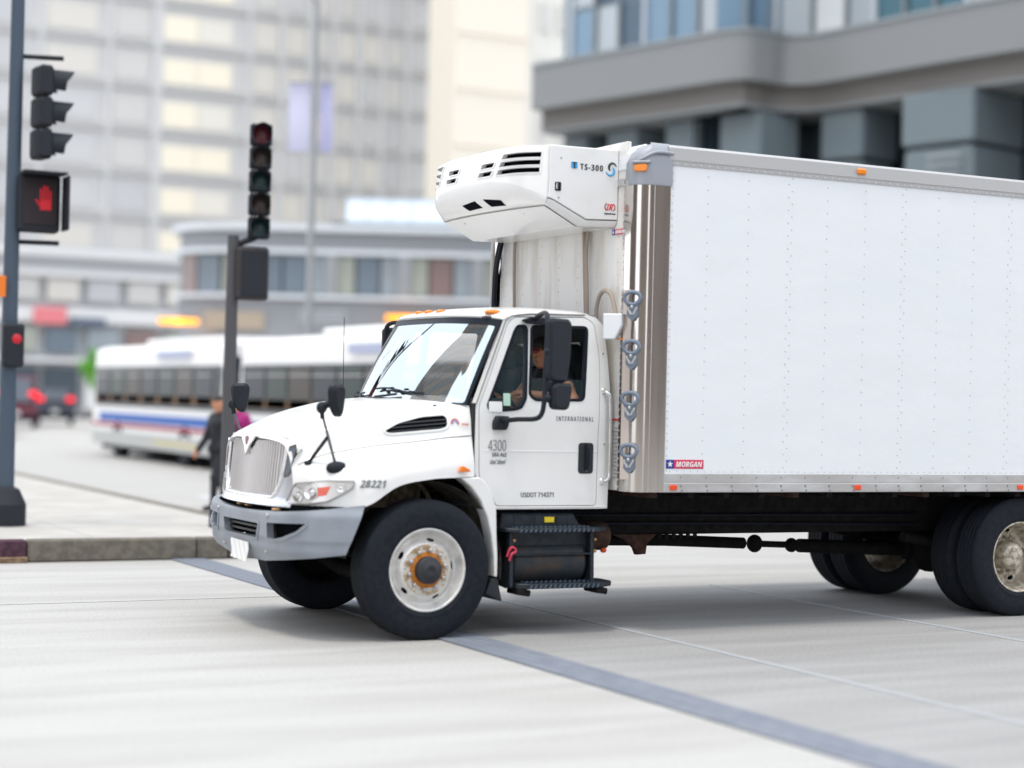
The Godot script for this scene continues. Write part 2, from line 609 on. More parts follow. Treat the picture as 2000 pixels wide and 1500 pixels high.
	if dual:
		var t2 := MB.new()
		t2.lathe(prof, Transform3D(Basis.IDENTITY, V(0, 0, -0.335)), 64)
		obj("inner_tyre", t2, mats.rubber, W)
		var r2 := MB.new()
		r2.lathe([Vector2(0.292, -0.45), Vector2(0.30, -0.465), Vector2(0.28, -0.44), Vector2(0.26, -0.30), Vector2(0.22, -0.26), Vector2(0.0, -0.25)], t, 32)
		obj("inner_rim", r2, mats.rim_dual, W)

func build_truck() -> void:
	var T := thing("delivery_truck", "white refrigerated box truck with hooded cab, cooling unit above the cab and polished corner posts", "truck")
	var white: Material = mats.paint
	# ---- hood with fenders
	var hood := MB.new()
	var lines := {}
	for s: float in [1.0, -1.0]:
		var rows := mirrored(hood_rows(), s)
		var fine := net(rows, 4, 6)
		hood.grid(fine, s > 0)
		if s > 0: lines = {"f": fine}
		# turned-under lip of the wheel arch
		var edge := []
		var inn := []
		for r in fine:
			edge.append(r[r.size() - 1])
			inn.append(r[r.size() - 1] + V(0, 0.012, -s * 0.09))
		hood.grid([PackedVector3Array(edge), PackedVector3Array(inn)], s > 0)
		# front wall beside the grille
		var fr := PackedVector3Array()
		var fb := PackedVector3Array()
		for p in fine[0]:
			fr.append(p); fb.append(p + V(0.14, 0, -s * 0.05))
		hood.grid([fr, fb], s < 0)
		# rear return of the hood
		var re := PackedVector3Array()
		var rb := PackedVector3Array()
		for p in fine[fine.size() - 1]:
			re.append(p); rb.append(p + V(-0.01, -0.03, -s * 0.04))
		hood.grid([re, rb], s > 0)
	var H := obj("hood", hood, white, T)
	var fine: Array = lines.f
	var at_hood := func(i: float, j: float) -> Vector3:
		var i0 := clampi(int(i), 0, fine.size() - 2)
		var j0 := clampi(int(j), 0, fine[0].size() - 2)
		var fi := i - i0
		var fj := j - j0
		return fine[i0][j0].lerp(fine[i0 + 1][j0], fi).lerp(fine[i0][j0 + 1].lerp(fine[i0 + 1][j0 + 1], fi), fj)
	for s: float in [1.0, -1.0]:
		var seam := []
		for i in range(6, fine.size()):
			var p: Vector3 = fine[i][17]
			seam.append(V(p.x, p.y + 0.001, s * (p.z + 0.0015)))
		var ms := MB.new()
		ms.tube(seam, 0.0028, 6)
		obj("seam", ms, mats.gap, H)
	# black louvred intake on each side of the hood
	# the sheet between hood shoulder and seam is steep: find z on it for a given x, y
	var hood_z := func(x: float, y: float, off: float) -> Vector3:
		var best := 0
		for i in fine.size() - 1:
			if fine[i][12].x <= x: best = i
		var nxt := mini(best + 1, fine.size() - 1)
		var t := clampf((x - fine[best][12].x) / maxf(fine[nxt][12].x - fine[best][12].x, 1e-5), 0.0, 1.0)
		var zz := 0.9
		for j in range(6, fine[0].size() - 1):
			var a: Vector3 = fine[best][j].lerp(fine[nxt][j], t)
			var b: Vector3 = fine[best][j + 1].lerp(fine[nxt][j + 1], t)
			if a.y >= y and b.y <= y:
				zz = lerpf(a.z, b.z, (a.y - y) / maxf(a.y - b.y, 1e-5))
				break
		return V(x, y, zz + off)
	var vent_poly := rounded(P2([-0.25, 1.533, -0.20, 1.520, 0.18, 1.560, 0.225, 1.580, 0.228, 1.640, 0.205, 1.662, 0.04, 1.645, -0.14, 1.595]), 0.03)
	for s: float in [1.0, -1.0]:
		var mp := func(x: float, y: float, off: float) -> Vector3:
			var p: Vector3 = hood_z.call(x, y, off)
			return V(p.x, p.y, p.z * s)
		var rim := MB.new()
		var grown := Geometry2D.offset_polygon(vent_poly, 0.014, Geometry2D.JOIN_ROUND)[0]
		rim.panel(mp, grown, [vent_poly], Vector2(0.05, 0.03), 0.010, 0.016, s)
		var vn := obj("hood_vent", rim, white, T)
		var back := MB.new()
		back.panel(mp, vent_poly, [], Vector2(0.05, 0.03), 0.003, 0.0, s)
		obj("recess", back, mats.black, vn)
		for k in 4:
			var l := MB.new()
			var y0 := 1.545 + k * 0.028
			var strip := P2([-0.2, y0 - 0.045, 0.36, y0 + 0.012, 0.36, y0 + 0.020, -0.2, y0 - 0.037])
			for q in Geometry2D.intersect_polygons(strip, vent_poly):
				l.panel(mp, q, [], Vector2(0.05, 0.03), 0.008, 0.006, s)
			if not l.v.is_empty():
				obj("louvre", l, mats.dark_plastic, vn)
	# fender flare behind the front wheel, on the cab's corner
	var flare_poly := P2([0.27, 1.198, 0.36, 1.13, 0.44, 1.03, 0.50, 0.90, 0.54, 0.75, 0.562, 0.60, 0.57, 0.46, 0.592, 0.452, 0.592, 0.60, 0.58, 0.76, 0.572, 0.95, 0.56, 1.0, 0.52, 1.10, 0.47, 1.17, 0.425, 1.204])
	for s: float in [1.0, -1.0]:
		var fl := MB.new()
		var t := Transform3D(Basis(V(1, 0, 0), V(0, 1, 0), V(0, 0, 1)), V(0, 0, 0.97)) if s > 0 else Transform3D(Basis.IDENTITY, V(0, 0, -1.12))
		fl.prism(flare_poly, t, 0.15, 0.008)
		obj("fender_flare", fl, white, T)
		var fp := MB.new()
		fp.prism(P2([0.545, 0.44, 0.60, 0.44, 0.64, 0.272, 0.63, 0.27, 0.57, 0.30, 0.50, 0.33]), Transform3D(Basis.IDENTITY, V(0, 0, 0.72 if s > 0 else -1.11)), 0.39, 0.004)
		obj("mud_flap", fp, mats.mud_rubber, T)
		# inner liner of the wheel arch
		var li := MB.new()
		var a1 := PackedVector3Array()
		var a2 := PackedVector3Array()
		for k in 25:
			var q := deg_to_rad(lerpf(-8.0, 172.0, k / 24.0))
			a1.append(V(cos(q) * 0.64, 0.52 + sin(q) * 0.655, s * 1.09))
			a2.append(V(cos(q) * 0.64, 0.52 + sin(q) * 0.655, s * 0.52))
		li.grid([a1, a2], s > 0)
		obj("wheel_arch_liner", li, mats.liner, T)
	# ---- grille and its surround
	var gm := plan_map([Vector2(-1.03, 0), Vector2(-1.01, 0.3), Vector2(-0.975, 0.52), Vector2(-0.945, 0.64), Vector2(-0.90, 0.78)], 0.09, 1.0)
	var open := rounded(P2([-0.52, 1.035, 0.52, 1.035, 0.60, 1.16, 0.625, 1.44, 0.13, 1.452, 0.05, 1.385, 0.0, 1.34, -0.05, 1.385, -0.13, 1.452, -0.625, 1.44, -0.60, 1.16]), 0.03)
	var shell := rounded(P2([-0.74, 0.985, 0.74, 0.985, 0.735, 1.20, 0.70, 1.40, 0.62, 1.475, 0.0, 1.492, -0.62, 1.475, -0.70, 1.40, -0.735, 1.20]), 0.03)
	var gs := MB.new()
	gs.panel(gm, shell, [open], Vector2(0.05, 0.05), 0.012, 0.06)
	var G := obj("grille_surround", gs, mats.satin, T)
	var lip := MB.new()
	var lp := []
	for k in [Vector2(-0.625, 1.40), Vector2(-0.60, 1.16), Vector2(-0.53, 1.045), Vector2(-0.46, 1.022), Vector2(0.0, 1.02), Vector2(0.46, 1.022), Vector2(0.53, 1.045), Vector2(0.60, 1.16), Vector2(0.625, 1.40)]:
		lp.append(gm.call(k.x, k.y, 0.014))
	lip.tube(curve(lp, 6), 0.014, 8)
	obj("chrome_lip", lip, mats.chrome, G)
	var gb := MB.new()
	gb.panel(gm, open, [], Vector2(0.05, 0.08), -0.035)
	var GR := obj("grille", gb, mats.grille_back, T)
	for k in 30:
		var uc := -0.60 + 1.2 * (k + 0.5) / 30.0
		var bulge := func(a: float, b: float, off: float) -> Vector3: return gm.call(a, b, off - 60.0 * (a - uc) * (a - uc))
		var u := -0.60 + 1.2 * (k + 0.5) / 30.0
		for q in Geometry2D.intersect_polygons(P2([u - 0.0135, 0.9, u + 0.0135, 0.9, u + 0.0135, 1.6, u - 0.0135, 1.6]), open):
			var bar := MB.new()
			bar.panel(bulge, q, [], Vector2(0.009, 0.1), 0.0, 0.03)
			obj("grille_bar", bar, mats.grille_bar, GR)
	var tl := MB.new()
	for sx in [-1.0, 1.0]:
		var tp := []
		for k in [Vector2(0.055, 1.385), Vector2(0.13, 1.45), Vector2(0.35, 1.452), Vector2(0.615, 1.442)]:
			tp.append(gm.call(k.x * sx, k.y, 0.008))
		tl.tube(tp, 0.009, 6)
	obj("grille_top_gap", tl, mats.gap, T)
	# V-shaped nose piece with the emblem
	var nose := MB.new()
	nose.panel(gm, P2([-0.15, 1.468, -0.05, 1.40, 0.0, 1.33, 0.05, 1.40, 0.15, 1.468, 0.10, 1.482, -0.10, 1.482]), [], Vector2(0.04, 0.03), 0.03, 0.03)
	var nz := obj("nose_badge", nose, mats.paint, T)
	var em := MB.new()
	em.panel(gm, rounded(P2([-0.035, 1.455, 0.0, 1.395, 0.035, 1.455, 0.0, 1.468]), 0.012), [], Vector2(0.02, 0.02), 0.036, 0.006)
	obj("emblem", em, mats.emblem, nz)
	var vv := MB.new()
	var vp := []
	for k in [Vector2(-0.14, 1.46), Vector2(-0.05, 1.395), Vector2(0.0, 1.325), Vector2(0.05, 1.395), Vector2(0.14, 1.46)]:
		vp.append(gm.call(k.x, k.y, 0.024))
	vv.tube(vp, 0.008, 6)
	obj("chrome_edge", vv, mats.chrome, nz)
	# chrome-framed side inlet between grille and fender
	for s: float in [1.0, -1.0]:
		var ip := P2([0.685, 1.41, 0.765, 1.43, 0.775, 1.40, 0.74, 1.26, 0.715, 1.185, 0.66, 1.175, 0.655, 1.21])
		var q2 := PackedVector2Array()
		for p in ip: q2.append(Vector2(p.x * s, p.y))
		var fr := MB.new()
		var inn: PackedVector2Array = Geometry2D.offset_polygon(q2, -0.016)[0]
		fr.panel(gm, q2, [inn], Vector2(0.03, 0.04), 0.040, 0.05)
		var si := obj("side_inlet", fr, mats.chrome, T)
		var bk := MB.new()
		bk.panel(gm, inn, [], Vector2(0.03, 0.04), 0.030)
		obj("inlet_mesh", bk, mats.inlet, si)
	var vm := func(u: float, y: float, off: float) -> Vector3: return gm.call(u, y, off + 0.018 + 0.025 * smoothstep(1.035, 0.955, y))
	var va := MB.new()
	va.panel(vm, rounded(P2([-0.78, 0.962, 0.78, 0.962, 0.74, 1.02, 0.52, 1.03, -0.52, 1.03, -0.74, 1.02]), 0.02), [], Vector2(0.05, 0.012), 0.0, 0.03)
	obj("lower_valance", va, mats.satin, T)
	# ---- headlights
	var front := [Vector2(-1.0, 0), Vector2(-0.98, 0.35), Vector2(-0.945, 0.62), Vector2(-0.92, 0.77), Vector2(-0.84, 0.93), Vector2(-0.70, 1.045), Vector2(-0.55, 1.125), Vector2(-0.45, 1.155), Vector2(-0.2, 1.165)]
	var fm := plan_map(front, 0.03, 1.08)
	for s: float in [1.0, -1.0]:
		var hp := P2([0.80, 1.145, 1.07, 1.173, 1.27, 1.176, 1.262, 1.13, 1.19, 1.078, 1.08, 1.02, 0.92, 0.995, 0.68, 0.985])
		var q := PackedVector2Array()
		for p in hp: q.append(Vector2(p.x * s, p.y))
		q = rounded(q, 0.015)
		var inn: PackedVector2Array = Geometry2D.offset_polygon(q, -0.006)[0]
		var hz := MB.new()
		hz.panel(fm, q, [inn], Vector2(0.05, 0.05), 0.018, 0.03)
		var HL := obj("headlight", hz, mats.gap_grey, T)
		var bowl := MB.new()
		bowl.panel(fm, inn, [], Vector2(0.05, 0.05), 0.006)
		obj("reflector_bowl", bowl, mats.reflector, HL)
		for e in [Vector3(0.83, 1.06, 0.055), Vector3(0.95, 1.085, 0.06), Vector3(1.17, 1.125, 0.035)]:
			var cup := MB.new()
			var c: Vector3 = fm.call(e.x * s, e.y, 0.009)
			var o: Vector3 = fm.call(e.x * s, e.y, 0.10) - c
			var zb := o.normalized()
			var xb := V(0, 1, 0).cross(zb).normalized()
			cup.lathe([Vector2(e.z, 0.004), Vector2(e.z * 0.9, 0.008), Vector2(e.z * 0.7, 0.0), Vector2(e.z * 0.3, -0.004), Vector2(e.z * 0.2, 0.006), Vector2(0, 0.010)], Transform3D(Basis(xb, zb.cross(xb), zb), c), 20)
			obj("lamp_cup", cup, mats.chrome, HL)
		var am := MB.new()
		var ap := P2([1.005 * s, 1.118, 1.095 * s, 1.132, 1.065 * s, 1.066, 0.985 * s, 1.052])
		am.panel(fm, ap, [], Vector2(0.04, 0.04), 0.0125, 0.004)
		obj("side_reflector", am, mats.red_orange, HL)
		var ln := MB.new()
		ln.panel(fm, inn, [], Vector2(0.05, 0.05), 0.024)
		obj("lens", ln, mats.clear, HL)
	# ---- bumper
	var bm := plan_map([Vector2(-1.045, 0), Vector2(-1.043, 0.3), Vector2(-1.032, 0.58), Vector2(-1.0, 0.84), Vector2(-0.89, 1.03), Vector2(-0.68, 1.13), Vector2(-0.48, 1.165)], 0.0, 0.8)
	var bmap := func(u: float, y: float, off: float) -> Vector3:
		var k := 0.0
		if y > 0.70: k = 0.012 * smoothstep(0.70, 0.73, y)
		if y > 0.90: k -= 0.03 * smoothstep(0.90, 0.99, y)
		if y < 0.66: k -= 0.05 * smoothstep(0.66, 0.55, y)
		return bm.call(u, y, off + k)
	var bo := P2([-1.47, 1.0, -1.33, 0.64, -1.1, 0.613, -0.8, 0.582, -0.4, 0.543, 0, 0.535, 0.4, 0.543, 0.8, 0.582, 1.1, 0.613, 1.33, 0.64, 1.47, 1.0, 1.2, 0.968, 1.0, 0.950, 0.7, 0.930, 0.35, 0.918, 0, 0.912, -0.35, 0.918, -0.7, 0.930, -1.0, 0.950, -1.2, 0.968])
	var oc := rounded(P2([-0.36, 0.716, 0.36, 0.716, 0.395, 0.824, -0.395, 0.824]), 0.02)
	var orr := rounded(P2([0.575, 0.722, 0.70, 0.728, 0.82, 0.750, 0.96, 0.800, 1.04, 0.862, 0.56, 0.840]), 0.015)
	var ol := PackedVector2Array()
	for p in orr: ol.append(Vector2(-p.x, p.y))
	var bu := MB.new()
	bu.panel(bmap, bo, [oc, orr, ol], Vector2(0.05, 0.024), 0.0, 0.05)
	var B := obj("bumper", bu, mats.bumper, T)
	for h in [oc, orr, ol]:
		var bk := MB.new()
		bk.panel(bmap, h, [], Vector2(0.08, 0.06), -0.07)
		obj("intake", bk, mats.black, B)
		var rm := MB.new()
		var gr: PackedVector2Array = Geometry2D.offset_polygon(h, 0.022, Geometry2D.JOIN_ROUND)[0]
		rm.panel(bmap, gr, [h], Vector2(0.05, 0.03), 0.007, 0.02)
		obj("intake_rim", rm, mats.bumper, B)
	for k in 2:
		var sl := MB.new()
		var y := 0.752 + k * 0.038
		sl.panel(bmap, P2([-0.39, y - 0.007, 0.39, y - 0.007, 0.39, y + 0.007, -0.39, y + 0.007]), [], Vector2(0.06, 0.05), -0.04, 0.02)
		obj("intake_slat", sl, mats.dark_plastic, B)
	for e in [Vector2(-0.56, 0.882), Vector2(0.56, 0.892), Vector2(-0.48, 0.610), Vector2(0.49, 0.618)]:
		var bt := MB.new()
		var c: Vector3 = bmap.call(e.x, e.y, 0.0)
		bt.ball(c, V(0.012, 0.016, 0.016), 10)
		obj("bolt", bt, mats.steel, B)
	var pl := MB.new()
	var pm := func(u: float, y: float, off: float) -> Vector3: return bmap.call(u, 0.70, off + 0.014 + 0.006 * sin(u * 60.0 + y * 40.0) * (0.72 - y) * 6.0) + V(0, y - 0.70, 0)
	pl.panel(pm, rounded(P2([-0.20, 0.525, 0.18, 0.515, 0.19, 0.665, -0.205, 0.672]), 0.01), [], Vector2(0.012, 0.02), 0.0, 0.004)
	var PL := obj("licence_plate", pl, mats.plate, B)
	PL.set_meta("label", "crumpled white licence plate")
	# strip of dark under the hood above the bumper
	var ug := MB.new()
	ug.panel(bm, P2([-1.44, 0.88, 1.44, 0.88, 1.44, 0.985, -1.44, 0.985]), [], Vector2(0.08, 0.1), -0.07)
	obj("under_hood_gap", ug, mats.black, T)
	for z in [-0.16, 0.02, 0.62]:
		var hk := MB.new()
		hk.box(V(-1.0, 0.940, z), V(0.05, 0.022, 0.07), 0.006)
		obj("hood_bracket", hk, mats.brass, T)
	# ---- orange marker on the fender
	for s: float in [1.0, -1.0]:
		var mk := MB.new()
		mk.prism(P2([0.245, 1.245, 0.345, 1.245, 0.335, 1.262, 0.285, 1.288, 0.265, 1.283]), Transform3D(Basis.IDENTITY, V(0, 0, 1.098 if s > 0 else -1.13)), 0.032, 0.006)
		obj("fender_marker", mk, mats.orange, T)
	build_cab(T)
	build_box(T)
	build_reefer(T)
	build_chassis(T)
	build_mirrors(T)
	build_lettering(T, hood_z)

func build_cab(T: Node3D) -> void:
	var white: Material = mats.paint
	var outline := P2([0.43, 1.22, 0.415, 1.745, 0.69, 2.395, 0.75, 2.44, 0.90, 2.462, 1.42, 2.472, 1.50, 2.455, 1.56, 2.40, 1.582, 2.30, 1.600, 2.13, 1.616, 1.90, 1.613, 1.53, 1.609, 1.17, 1.603, 0.957, 0.595, 0.957, 0.575, 1.0, 0.53, 1.10, 0.475, 1.18])
	var door := rounded(P2([0.47, 1.20, 0.455, 1.735, 0.72, 2.37, 0.78, 2.425, 1.40, 2.447, 1.48, 2.405, 1.515, 2.13, 1.508, 1.89, 1.494, 1.53, 1.487, 0.985, 0.62, 0.985, 0.60, 1.02, 0.55, 1.12]), 0.03)
	var quarter := rounded(P2([0.515, 1.747, 0.767, 2.328, 0.80, 2.37, 0.872, 2.372, 0.892, 2.34, 0.862, 1.80, 0.82, 1.725, 0.76, 1.708, 0.56, 1.69, 0.528, 1.712]), 0.02)
	var window := rounded(P2([0.914, 2.374, 1.43, 2.382, 1.372, 1.79, 0.93, 1.783, 0.875, 1.83]), 0.05)
	for s: float in [1.0, -1.0]:
		var mp := cab_map(s)
		var shell := MB.new()
		var hole: PackedVector2Array = Geometry2D.offset_polygon(door, 0.006, Geometry2D.JOIN_ROUND)[0]
		shell.panel(mp, outline, [hole], Vector2(0.08, 0.045), 0.0, 0.06, s)
		obj("cab_side", shell, white, T)
		var gap := MB.new()
		gap.panel(mp, hole, [quarter, window], Vector2(0.1, 0.06), -0.03, 0.0, s)
		obj("door_gap", gap, mats.gap, T)
		var dm := MB.new()
		dm.panel(mp, door, [quarter, window], Vector2(0.08, 0.045), 0.002, 0.03, s)
		var D := obj("door", dm, white, T)
		for wv in [quarter, window]:
			var tr := MB.new()
			var inner: PackedVector2Array = Geometry2D.offset_polygon(wv, -0.022, Geometry2D.JOIN_ROUND)[0]
			tr.panel(mp, wv, [inner], Vector2(0.1, 0.045), 0.006, 0.04, s)
			obj("window_seal", tr, mats.seal, D)
			var gl := MB.new()
			var cut := inner
			if wv == window and s > 0:
				cut = Geometry2D.intersect_polygons(inner, P2([0.8, 1.7, 1.5, 1.7, 1.5, 1.955, 0.8, 1.965]))[0]
			gl.panel(mp, cut, [], Vector2(0.2, 0.06), -0.012, 0.0, s)
			obj("window_pane", gl, mats.side_glass, D)
		# crease lines pressed into the door
		for yy in [1.40, 0.972]:
			var cl := MB.new()
			var a := []
			for k in 14:
				a.append(mp.call(lerpf(0.50 if yy > 1.0 else 0.60, 1.49 if yy > 1.0 else 1.60, k / 13.0), yy, 0.0012))
			cl.tube(a, 0.004 if yy > 1.0 else 0.006, 6)
			obj("crease", cl, white, D)
		# handle
		var hd := MB.new()
		hd.panel(mp, rect(1.322, 1.23, 1.455, 1.47, 0.03), [], Vector2(0.1, 0.06), 0.006, 0.01, s)
		var HD := obj("handle_recess", hd, mats.dark_plastic, D)
		var hb := MB.new()
		hb.tube([mp.call(1.39, 1.26, 0.012), mp.call(1.392, 1.30, 0.032), mp.call(1.392, 1.42, 0.032), mp.call(1.392, 1.455, 0.012)], 0.014, 8)
		obj("door_handle", hb, mats.seal, D)
		var kh := MB.new()
		kh.ball(mp.call(1.392, 1.262, 0.014), V(0.012, 0.012, 0.008), 10)
		obj("key_lock", kh, mats.chrome, D)
		# grab rail
		var gr := MB.new()
		gr.tube(curve([mp.call(1.545, 1.872, 0.0), mp.call(1.555, 1.865, 0.035), mp.call(1.575, 1.835, 0.055), mp.call(1.578, 1.70, 0.055), mp.call(1.578, 1.30, 0.055), mp.call(1.575, 1.205, 0.055), mp.call(1.55, 1.175, 0.035), mp.call(1.54, 1.168, 0.0)], 5), 0.0135, 10)
		obj("grab_rail", gr, mats.chrome, T)
		for p in [Vector2(1.545, 1.874), Vector2(1.538, 1.166)]:
			var ft := MB.new()
			ft.ball(mp.call(p.x, p.y, 0.002), V(0.022, 0.028, 0.012), 10)
			obj("grab_rail_foot", ft, mats.chrome, T)
		for p in [Vector2(1.555, 2.17), Vector2(1.555, 1.46)]:
			var sc := MB.new()
			sc.ball(mp.call(p.x, p.y, 0.002), V(0.008, 0.008, 0.004), 8)
			obj("screw", sc, mats.gap_grey, T)
	# ---- roof with the brow above the windshield
	var rr := []
	# stations from the brow to the back; each: centre, mid, quarter, edge
	rr.append([V(0.435, 2.425, 0), V(0.45, 2.423, 0.40), V(0.53, 2.418, 0.70), V(0.63, 2.41, 0.85), V(0.69, 2.40, 0.925)])
	rr.append([V(0.425, 2.447, 0), V(0.44, 2.445, 0.40), V(0.525, 2.438, 0.70), V(0.63, 2.425, 0.855), V(0.695, 2.408, 0.935)])
	rr.append([V(0.47, 2.472, 0), V(0.485, 2.469, 0.40), V(0.56, 2.460, 0.70), V(0.655, 2.445, 0.85), V(0.72, 2.425, 0.935)])
	rr.append([V(0.62, 2.505, 0), V(0.63, 2.50, 0.40), V(0.68, 2.489, 0.68), V(0.75, 2.472, 0.85), V(0.81, 2.45, 0.935)])
	rr.append([V(0.90, 2.53, 0), V(0.90, 2.525, 0.40), V(0.92, 2.512, 0.68), V(0.95, 2.492, 0.85), V(1.0, 2.466, 0.93)])
	rr.append([V(1.25, 2.535, 0), V(1.25, 2.53, 0.40), V(1.25, 2.516, 0.68), V(1.25, 2.496, 0.85), V(1.25, 2.470, 0.93)])
	rr.append([V(1.46, 2.52, 0), V(1.46, 2.515, 0.40), V(1.45, 2.503, 0.68), V(1.44, 2.488, 0.85), V(1.42, 2.472, 0.93)])
	rr.append([V(1.56, 2.46, 0), V(1.56, 2.455, 0.40), V(1.55, 2.45, 0.68), V(1.53, 2.445, 0.85), V(1.51, 2.448, 0.93)])
	rr.append([V(1.595, 2.33, 0), V(1.595, 2.33, 0.40), V(1.592, 2.33, 0.68), V(1.585, 2.33, 0.85), V(1.575, 2.33, 0.935)])
	rr.append([V(1.605, 1.9, 0), V(1.605, 1.9, 0.40), V(1.605, 1.9, 0.68), V(1.605, 1.9, 0.88), V(1.60, 1.9, 0.985)])
	rr.append([V(1.60, 0.957, 0), V(1.60, 0.957, 0.40), V(1.60, 0.957, 0.68), V(1.60, 0.957, 0.88), V(1.597, 0.957, 1.0)])
	var roof := MB.new()
	for s: float in [1.0, -1.0]:
		roof.grid(net(mirrored(rr, s), 5, 5), s > 0)
	obj("cab_roof", roof, white, T)
	# ---- windshield, its black surround, the posts beside it
	var bot := curve([Vector3(0.385, 1.750, -0.955), Vector3(0.30, 1.748, -0.87), Vector3(0.20, 1.748, -0.74), Vector3(0.08, 1.768, -0.45), Vector3(0.03, 1.780, 0), Vector3(0.08, 1.768, 0.45), Vector3(0.20, 1.748, 0.74), Vector3(0.30, 1.748, 0.87), Vector3(0.385, 1.750, 0.955)], 6)
	var top := curve([Vector3(0.675, 2.398, -0.922), Vector3(0.60, 2.41, -0.84), Vector3(0.52, 2.418, -0.70), Vector3(0.455, 2.425, -0.42), Vector3(0.44, 2.426, 0), Vector3(0.455, 2.425, 0.42), Vector3(0.52, 2.418, 0.70), Vector3(0.60, 2.41, 0.84), Vector3(0.675, 2.398, 0.922)], 6)
	var ws := func(u: float, v: float, off: float) -> Vector3:
		var k := clampf(u, 0.0, 1.0) * (bot.size() - 1)
		var i := clampi(int(k), 0, bot.size() - 2)
		var b: Vector3 = bot[i].lerp(bot[i + 1], k - i)
		var t: Vector3 = top[i].lerp(top[i + 1], k - i)
		var tang: Vector3 = (bot[i + 1] - bot[i]).normalized()
		var nor: Vector3 = (t - b).normalized().cross(tang).normalized()
		if nor.x > 0.0: nor = -nor
		return b.lerp(t, v) + nor * (off + 0.035 * sin(PI * clampf(v, 0, 1)) * 0.5)
	var glass_in := rounded(P2([0.030, 0.012, 0.970, 0.012, 0.968, 0.925, 0.032, 0.925]), 0.03)
	var wf := MB.new()
	wf.panel(ws, P2([0, 0, 1, 0, 1, 1, 0, 1]), [glass_in], Vector2(0.03, 0.1), 0.003, 0.03, -1.0)
	var WS := obj("windshield_surround", wf, mats.seal, T)
	var wg := MB.new()
	wg.panel(ws, glass_in, [], Vector2(0.0209, 0.08), 0.0, 0.0, -1.0)
	obj("windshield", wg, mats.windshield, T)
	for e in [[0.20, 0.44, 0.03], [0.50, 0.70, 0.075]]:
		var wp := MB.new()
		var pts := []
		for k in 9:
			pts.append(ws.call(lerpf(e[0], e[1], k / 8.0), e[2] + 0.015 + 0.015 * sin(k * 0.8), 0.022))
		wp.tube(pts, 0.008, 6)
		var WP := obj("wiper", wp, mats.seal, T)
		var wa := MB.new()
		wa.tube([ws.call(e[0] + 0.02, -0.01, 0.03), ws.call(lerpf(e[0], e[1], 0.5), 0.04, 0.03)], 0.010, 6)
		obj("wiper_arm", wa, mats.seal, WP)
		for k in 5:
			var wc := MB.new()
			wc.box(ws.call(lerpf(e[0], e[1], 0.2 + 0.15 * k), e[2] + 0.01 + 0.02 * (k % 2), 0.025), V(0.03, 0.018, 0.04), 0.005)
			obj("wiper_clip", wc, mats.seal, WP)
	# ---- orange lamps on the brow
	for e in [[0.0, 0.495, 2.478, 0.045], [0.2, 0.505, 2.477, 0.045], [-0.2, 0.505, 2.477, 0.045], [0.81, 0.655, 2.462, 0.07], [-0.81, 0.655, 2.462, 0.07]]:
		var lm := MB.new()
		lm.ball(V(e[1], e[2], e[0]), V(e[3], 0.020, e[3] * 0.62), 14)
		obj("roof_lamp", lm, mats.orange_lamp, T)
	# drip seam above the door
	for s: float in [1.0, -1.0]:
		var mp := cab_map(s)
		var a := []
		for p in [Vector2(0.425, 1.75), Vector2(0.56, 2.07), Vector2(0.70, 2.395), Vector2(0.76, 2.437), Vector2(0.92, 2.457), Vector2(1.40, 2.467)]:
			a.append(mp.call(p.x, p.y, 0.002))
		var ds := MB.new()
		ds.tube(a, 0.006, 6)
		obj("drip_rail", ds, mats.gap_grey, T)
	# dark seam between hood and cab
	for s: float in [1.0, -1.0]:
		var cs := MB.new()
		cs.box(V(0.418, 1.48, s * 0.985), V(0.02, 0.56, 0.07), 0.004)
		obj("cowl_gap", cs, mats.gap, T)
	var cowl := MB.new()
	cowl.box(V(0.30, 1.725, 0), V(0.30, 0.03, 1.70), 0.01)
	obj("cowl", cowl, mats.seal, T)
	# ---- inside of the cab
	var fl := MB.new()
	fl.box(V(1.0, 0.99, 0), V(1.16, 0.04, 1.9), 0.01)
	obj("cab_floor", fl, mats.interior, T)
	var fw := MB.new()
	fw.box(V(0.46, 1.36, 0), V(0.05, 0.78, 1.86), 0.01)
	obj("firewall", fw, mats.interior, T)
	var ds := MB.new()
	ds.prism(P2([0.40, 1.45, 0.78, 1.45, 0.80, 1.70, 0.72, 1.80, 0.40, 1.775, 0.30, 1.76]), Transform3D(Basis.IDENTITY, V(0, 0, -0.90)), 1.8, 0.02)
	var DS := obj("dashboard", ds, mats.dash, T)
	var pp := MB.new()
	pp.box(V(0.48, 1.81, 0.52), V(0.13, 0.006, 0.2), 0.0, Basis(V(0, 1, 0), 0.3))
	obj("paper", pp, mats.plate, DS)
	var bw := MB.new()
	var bpoly := rounded(P2([-0.9, 1.0, 0.9, 1.0, 0.9, 1.9, 0.84, 2.38, 0.6, 2.44, -0.6, 2.44, -0.84, 2.38, -0.9, 1.9]), 0.04)
	var bwin := rounded(P2([-0.6, 1.9, 0.6, 1.9, 0.58, 2.27, -0.58, 2.27]), 0.04)
	var bmap := func(u: float, v: float, off: float) -> Vector3: return V(1.57 - off, v, u)
	bw.panel(bmap, bpoly, [bwin], Vector2(0.3, 0.3), 0.0, 0.02)
	obj("cab_back_lining", bw, mats.interior, T)
	var hl := MB.new()
	hl.box(V(1.05, 2.42, 0), V(0.95, 0.02, 1.7), 0.005)
	obj("headliner", hl, mats.headliner, T)
